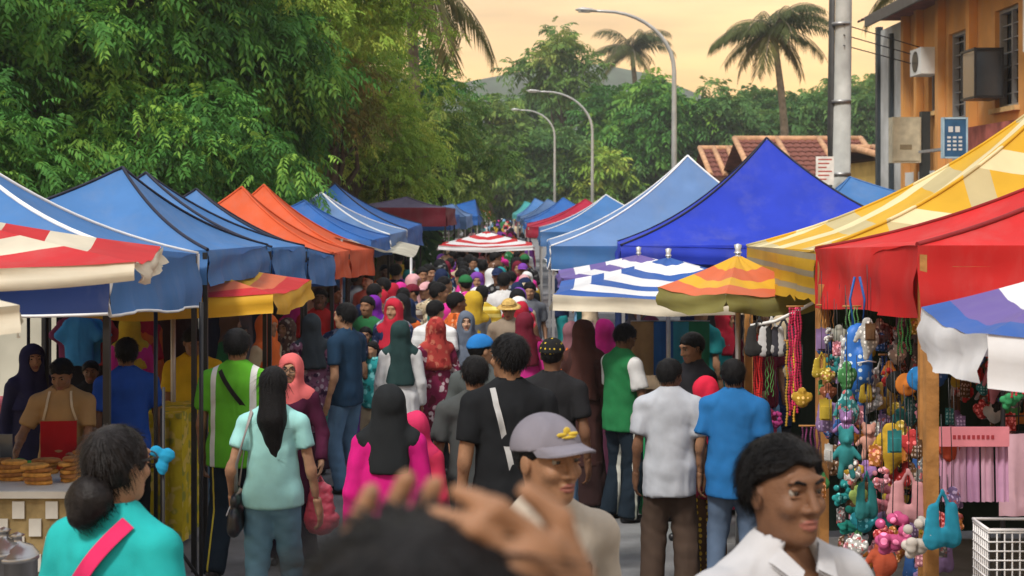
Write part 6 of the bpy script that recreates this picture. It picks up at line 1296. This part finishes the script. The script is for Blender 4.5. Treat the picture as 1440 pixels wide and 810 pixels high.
w_ = worn('sling_bag_strap', r, 'white sling strap down the back of the black T-shirt', 'bag strap'); h_ = K['h']; band(K, [(-.1, .845*h_), (-.09, .8*h_), (-.03, .66*h_), (.03, .5*h_)], .03, .028, -1).build('strap', cloth('white_strap', (.4, .4, .4)), w_); blob('bag_body', [C_((.16, -.06, .48*h_), (.2, .06, .48*h_), .06, .06, .02)], .015, cloth('white_strap', (.6, .6, .6)), w_)
r, K = P(776, 472, 9.6, -12, 'person in a black cap with yellow dots and black T-shirt, seen from behind', skin='dark', cap=dict(mat=cloth('black_yellow_cap', (.015, .015, .015), pattern=('dots', (.5, .36, .03), 30.0, .2)), brim='front'), top=top((.018, .018, .02), 'T_shirt'), bottom=bot(JEAN, 'jeans'), facev=False)
r, K = P(716, 417, 15.8, 170, 'person in a yellow straw hat facing the camera in the centre crowd', skin='mid', cap=dict(mat=mat('straw', (.5, .33, .1), .8, .2, var=.3, vscale=40), brim='round', band=cloth('dark_hat_band', (.08, .05, .03))), top=top((.25, .2, .15), 'shirt', collar=True), bottom=bot((.08, .07, .06)), head=(0, 12, 0))
r, K = P(820, 445, 12.4, -10, 'tall person in chocolate brown headscarf and dress, back turned, by the blue parasol', fem=True, hijab=scarf((.075, .03, .025), back=.24, down=.24), top=top((.05, .022, .02), 'tunic', sleeve=1.9, hem=.25), bottom=bot((.035, .018, .018), 'skirt'), facev=False)
w_ = worn('shoulder_bag', r, 'orange shoulder bag beside the chocolate brown headscarf', 'shoulder bag'); h_ = K['h']; blob('bag_body', [C_((-.2, -.08, .66*h_), (-.2, .08, .66*h_), .09, .09, .02, flat=(vec(1, 0, 0), .5)), ], .015, cloth('orange_bag', (.62, .14, .03)), w_); MB().tube([(-.2, -.08, .7*h_), (-.14, 0, .85*h_), (-.2, .08, .7*h_)], .01, 6).build('strap', cloth('orange_bag', (.62, .14, .03)), w_)
r, K = P(850, 445, 13.8, 12, 'person in a hot pink headscarf behind the green and white T-shirt', fem=True, hijab=scarf((.62, .03, .25)), top=top((.35, .03, .15), 'tunic', sleeve=1.9, hem=.35), bottom=bot((.1, .03, .06), 'skirt'), facev=False)
GW2 = ('bands', 0, (.185, .4), (.6, .6, .6))
r, K = P(874, 452, 12.0, -58, 'person in green T-shirt with white shoulders and striped trousers, facing right', skin='dark', fat=1.05, top=top((.02, .16, .055), 'jersey', GW2, loose=.014), bottom=bot(TRK, 'trousers', ('bands', 1, (.0, .012), (.5, .5, .45)), flare=.025), armR=(.1, .17, .64), armL=(-.1, .18, .62), head=(0, 24, 0))
r, K = P(942, 502, 9.3, -6, 'person in a loose white shirt and brown trousers seen from behind, right of centre', skin='dark', top=top((.38, .4, .44), 'shirt', collar=True, loose=.02, hem=.43, wr=.009), bottom=bot((.06, .04, .03), flare=.03), head=(-38, 8, 0), facev=True)
r, K = P(977, 464, 11.0, 118, 'dark haired person in a black top facing left behind the white shirt', skin='brown', top=top((.02, .02, .024), 'T_shirt'), bottom=bot(BLK_), head=(0, 15, 0))
BAT = ('dots', (.5, .32, .03), 26.0, .33)
r, K = P(992, 523, 9.7, -60, 'person in a cherry red headscarf with a brown and yellow print skirt, facing right', fem=True, hijab=scarf((.55, .02, .05), down=.2), top=top((.3, .02, .05), 'tunic', sleeve=1.9, hem=.42), bottom=bot((.09, .045, .02), 'skirt', BAT))
r, K = P(1031, 502, 9.2, -14, 'person in a blue polo shirt with the back turned at the toy stall', skin='brown', fat=1.05, top=top((.02, .13, .34), 'polo_shirt', collar=True, loose=.015, hem=.43), bottom=bot((.09, .13, .2), 'jeans'), facev=False)
r, K = P(804, 448, 14.6, -30, 'person in a dusty mauve headscarf behind the chocolate brown one', fem=True, hijab=scarf((.22, .1, .12)), top=top((.2, .09, .1), 'tunic', sleeve=1.9, hem=.35), bottom=bot((.08, .05, .06), 'skirt'))
r, K = P(915, 440, 14.4, 200, 'person in a plum headscarf under the blue striped parasol, facing the street', fem=True, hijab=scarf((.15, .04, .08)), top=top((.4, .3, .2), 'tunic', sleeve=1.9, hem=.35), bottom=bot((.1, .08, .06), 'skirt'))
# left stall holders
r, K = P(88, 499, 9.75, 186, 'young seller in a tan T-shirt and red apron looking down at the griddle', 'stall holders', skin='brown', top=top((.4, .25, .11), 'T_shirt'), bottom=bot(BLK_), head=(-8, 26, 0), armR=(.16, .2, .6), armL=(-.09, .2, .58))
w_ = worn('apron', r, 'red apron with cream neck straps on the young seller', 'apron'); h_ = K['h']
b = band(K, [(0, .72*h_), (0, .45*h_)], .24, .035, 1); b.build('bib', cloth('red_apron', (.42, .015, .02)), w_)
for sd in (-1, 1): band(K, [(sd*.07, .85*h_), (sd*.085, .78*h_), (sd*.11, .72*h_)], .016, .03, 1).build('neck_strap', cloth('cream_strap', (.6, .5, .35)), w_)
r, K = P(45, 479, 11.0, 215, 'person in a navy headscarf standing behind the seller at far left', 'stall holders', fem=True, skin='mid', hijab=scarf((.025, .025, .07)), top=top((.03, .03, .07), 'tunic', sleeve=1.9, hem=.35), bottom=bot((.03, .03, .05), 'skirt'))
r, K = P(178, 472, 10.3, 30, 'person in a royal blue polo shirt with red collar, back turned under the left tent', skin='dark', top=top((.02, .08, .38), 'polo_shirt', collar=True), bottom=bot(BLK_), facev=False)
r, K = P(128, 505, 12.0, 190, 'person in a black top deep in the shade of the left stall', 'stall holders', skin='dark', top=top((.015, .015, .018), 'T_shirt'), bottom=bot(BLK_))

# ------------------------------------------------------------------ the crowd further down the street
rc = random.Random(21); TPL = {}
def tpl(key, **q):
    q.setdefault('h', 1.66); q.setdefault('res', .026); q.setdefault('fine', .013); q['hands'] = False; q.setdefault('skin', 'brown'); q.setdefault('fem', False); q['eyes'] = False
    parts, K = build_person(q); TPL[key] = (parts, q['h'])
m0 = cloth('x', (.1, .1, .1))
tpl('w0', fem=True, h=1.58, hijab=dict(mat=m0), top=dict(mat=m0, name='top', sleeve=1.9, hem=.32), bottom=dict(mat=m0, kind='skirt'), seed=1)
tpl('w1', fem=True, h=1.56, hijab=dict(mat=m0, back=.18), top=dict(mat=m0, name='top', sleeve=1.9, hem=.36), bottom=dict(mat=m0, kind='skirt'), seed=2, stride=.1, armR=(.12, .12, .56), skin='mid')
tpl('w2', fem=True, h=1.6, hijab=dict(mat=m0, down=.22), top=dict(mat=m0, name='top', sleeve=1.9, hem=.3, flare=.03), bottom=dict(mat=m0, kind='skirt'), seed=3, head=(25, 5, 0), skin='mid')
tpl('m0', top=dict(mat=m0, name='top'), bottom=dict(mat=m0, kind='trousers'), seed=4, hair=dict(strands=150))
tpl('m1', h=1.7, top=dict(mat=m0, name='top', collar=True), bottom=dict(mat=m0, kind='trousers'), seed=5, hair=dict(strands=150, vol=.01), stride=.2, head=(-25, 8, 0), skin='mid')
tpl('m2', h=1.68, top=dict(mat=m0, name='top', sleeve=1.85, collar=True), bottom=dict(mat=m0, kind='trousers'), seed=6, hair={}, armR=(.1, .16, .6), skin='dark')
tpl('m3', h=1.66, top=dict(mat=m0, name='top'), bottom=dict(mat=m0, kind='trousers'), seed=7, hair={}, cap=dict(mat=m0), head=(15, 5, 0))
tpl('c0', h=1.2, top=dict(mat=m0, name='top'), bottom=dict(mat=m0, kind='trousers'), seed=8, hair={}, skin='mid')
PAL0 = [('black', (.014, .014, .016)), ('navy', (.015, .025, .07)), ('crimson', (.42, .02, .04)), ('orange', (.62, .13, .03)), ('mustard', (.5, .33, .03)), ('forest green', (.025, .14, .05)), ('teal', (.02, .22, .23)), ('sky blue', (.16, .34, .52)),
       ('violet', (.17, .05, .32)), ('magenta', (.55, .03, .24)), ('pale pink', (.58, .32, .34)), ('white', (.62, .62, .62)), ('slate grey', (.13, .14, .16)), ('brown', (.12, .06, .035)), ('beige', (.45, .36, .24)), ('maroon', (.14, .015, .03))]
PAL = [(n_, tuple(v*.95 for v in c_)) for n_, c_ in PAL0]; used = set(); placed = []
def deco(nm, c, k):          # one in three garments is printed
    lt = tuple(min(.7, v*1.5 + .12) for v in c[1]); dk_ = tuple(v*.4 for v in c[1])
    return cloth(nm + c[0] + str(k), c[1], pattern=(None, ('floral', lt, dk_, 14.0), None, ('floral', dk_, lt, 20.0), ('stripes', 2, 11.0, .5, lt) if nm == 'shirt_' else None, None)[k])
def lane(d):        # street edges between the stalls
    return (-1.75 if d < 26 else -1.45), (.25 if d > 17.5 else .15)
def blocked(x, d): return any(abs(x - a) < .28 and abs(d - b_) < .36 for a, b_ in placed)
for o in [o for o in COL.objects if o.name.startswith('person') and o.get('category') == 'person']: placed.append((o.location.x, o.location.y))
n = 0; tries = 0
WHERE = lambda x, d: ('nearer crowd' if d < 20 else 'middle crowd' if d < 28 else 'farther crowd') + (', left side' if x < -1.0 else ', centre' if x < -.3 else ', right side')
while n < 155 and tries < 6000:
    tries += 1; d = 14.6 + 22*rc.random()**1.25; a, b_ = lane(d); x = rc.uniform(a, b_)
    if blocked(x, d): continue
    if d < 21 and -1.15 < x*21/d < -.0 and rc.random() < .3: continue
    fem = rc.random() < .48; key = rc.choice(['w0', 'w1', 'w2']) if fem else rc.choice(['m0', 'm1', 'm2', 'm3', 'm0', 'm1', 'c0'])
    fa = rc.choice([0, 0, 0, 180, 180, 180, 150, 90, -90]) + rc.uniform(-25, 25); away = abs(((fa + 180) % 360) - 180) < 70
    for _ in range(60):
        c1, c2 = rc.choice(PAL + PAL[:2]*2 + PAL[12:]), rc.choice(PAL + PAL[:2]*4 + PAL[12:]*2)
        if (fem, c1[0], c2[0]) not in used and c1 != c2: break
    used.add((fem, c1[0], c2[0])); placed.append((x, d)); n += 1
    fac = 'from behind' if away else 'facing the camera' if abs(((fa) % 360) - 180) < 60 else 'turned sideways'
    c3 = rc.choice(PAL[:2] + PAL[12:14] + PAL[15:])
    if fem: lb = 'person with %s headscarf and %s tunic %s, %s' % (c1[0], c2[0], fac, WHERE(x, d)); mt = {'headscarf': deco('scarf_', c1, n % 4 if n % 3 == 0 else 0), 'top': deco('tunic_', c2, (n*5) % 6), 'skirt': cloth('skirt_' + c3[0], c3[1])}
    else:
        kid = key == 'c0'; capd = key == 'm3'
        lb = '%s in %s %s and %s %s, %s' % ('child' if kid else 'person', c1[0], 'shirt', c2[0] if not capd else c3[0], 'trousers' if not capd else 'trousers with %s cap' % c2[0], WHERE(x, d))
        mt = {'top': deco('shirt_', c1, (n*7) % 6), 'trousers': cloth('trousers_' + (c3 if capd else c2)[0], (c3 if capd else c2)[1])}
        if capd: mt.update({'cap_crown': cloth('cap_' + c2[0], c2[1]), 'cap_brim': cloth('cap_' + c2[0], c2[1])})
    parts, h0 = TPL[key]; place_person(parts, x, d, fa, lb, 'people in the street crowd', mt, rc.uniform(.95, 1.06))
# sellers and browsers under the tents on both sides
for side, spots_ in ((1, [(1.35, 15.2), (1.9, 14.4), (2.3, 15.4), (.95, 17.2), (1.5, 18.2), (2.2, 17.6), (2.3, 13.2), (1.05, 20.3), (1.8, 21), (.8, 23.5), (1.3, 26), (3.0, 12.6), (2.7, 14.2)]), (-1, [(-2.35, 13.6), (-2.9, 14.6), (-2.5, 16.2), (-3.2, 16.8), (-2.3, 18.3), (-2.9, 19.4), (-2.3, 21), (-2.7, 22.6), (-2.2, 24.5), (-3.6, 13.4), (-3.9, 15.2), (-2.1, 26.5)])):
    for x, d in spots_:
        fem = rc.random() < .4; key = rc.choice(['w0', 'w2']) if fem else rc.choice(['m0', 'm1', 'm2'])
        for _ in range(80):
            c1, c2 = rc.choice(PAL + PAL[:2]*2 + PAL[12:]), rc.choice(PAL + PAL[:2]*3)
            if (fem, c1[0], c2[0]) not in used and c1 != c2: break
        used.add((fem, c1[0], c2[0])); fa = (90 if side > 0 else -90) + rc.uniform(-70, 70) + rc.choice([0, 0, 180]); pl = 'under the %s tents' % ('right' if side > 0 else 'left')
        if fem: lb = 'person with %s headscarf and %s tunic %s' % (c1[0], c2[0], pl); mt = {'headscarf': cloth('scarf_' + c1[0], c1[1]), 'top': cloth('tunic_' + c2[0], c2[1]), 'skirt': cloth('skirt_dark', (.03, .03, .035))}
        else: lb = 'person in %s shirt and %s trousers %s' % (c1[0], c2[0], pl); mt = {'top': cloth('shirt_' + c1[0], c1[1]), 'trousers': cloth('trousers_' + c2[0], c2[1])}
        parts, h0 = TPL[key]; place_person(parts, x, d, fa, lb, 'people under the tents', mt, rc.uniform(.95, 1.05))
# far crowd that reads as one mass
VV, FF, MI, base = [], [], [], 0
cm_ = [cloth('far_' + c[0], c[1]) for c in PAL] + [skin('brown'), HAIR]
low = sdf_mesh([E_((0, 0, 1.56), (.08, .1, .11), .02), C_((0, 0, 1.38), (0, 0, .85), .15, .17, .06), C_((-.2, 0, 1.34), (-.24, .05, .8), .055, .04, .03), C_((.2, 0, 1.34), (.24, .05, .8), .055, .04, .03), C_((-.09, 0, .85), (-.1, 0, .04), .09, .06, .03), C_((.09, 0, .85), (.1, .1, .04), .09, .06, .03), C_((-.17, 0, 1.36), (.17, 0, 1.36), .06, .06, .04)], .085)
lv, lf = low; zc = lv[lf].mean(1)[:, 2]
for k in range(120):
    d = rc.uniform(37, 95); x = rc.uniform(-1.5, .5) - .004*(d - 37) + (.25 if d > 60 else 0); an = rc.uniform(0, 6.28); ca, sa = math.cos(an), math.sin(an); sc_ = rc.uniform(.92, 1.06)
    VV.append(np.stack([lv[:, 0]*ca - lv[:, 1]*sa, lv[:, 0]*sa + lv[:, 1]*ca, lv[:, 2]], 1)*sc_ + vec(x, d, 0)); FF.append(lf + base); base += len(lv)
    t1, t2 = rc.randrange(16), rc.randrange(16); hd_ = rc.choice([17, 17, rc.randrange(16)]); MI.append(np.where(zc > 1.5, hd_, np.where(zc > .85, t1, t2)))
o = link('distant_crowd', np_mesh('distant_crowd', np.concatenate(VV), np.concatenate(FF), mats=cm_, midx=np.concatenate(MI))); tag(o, 'distant crowd filling the far end of the street as one mass', 'crowd', kind='stuff')
# ------------------------------------------------------------------ evening haze
hz = bpy.data.materials.new('haze_air'); hz.use_nodes = True; n = hz.node_tree.nodes; n.remove(n['Principled BSDF'])
pv = n.new('ShaderNodeVolumePrincipled'); pv.inputs['Color'].default_value = (.86, .9, .94, 1); pv.inputs['Density'].default_value = .0007; pv.inputs['Anisotropy'].default_value = .2
hz.node_tree.links.new(pv.outputs[0], n['Material Output'].inputs['Volume'])
o = MB().box((-950, -60, -1.5), (950, 840, 90)).build('haze', hz); tag(o, 'thin evening haze over the whole street', 'haze', kind='stuff')
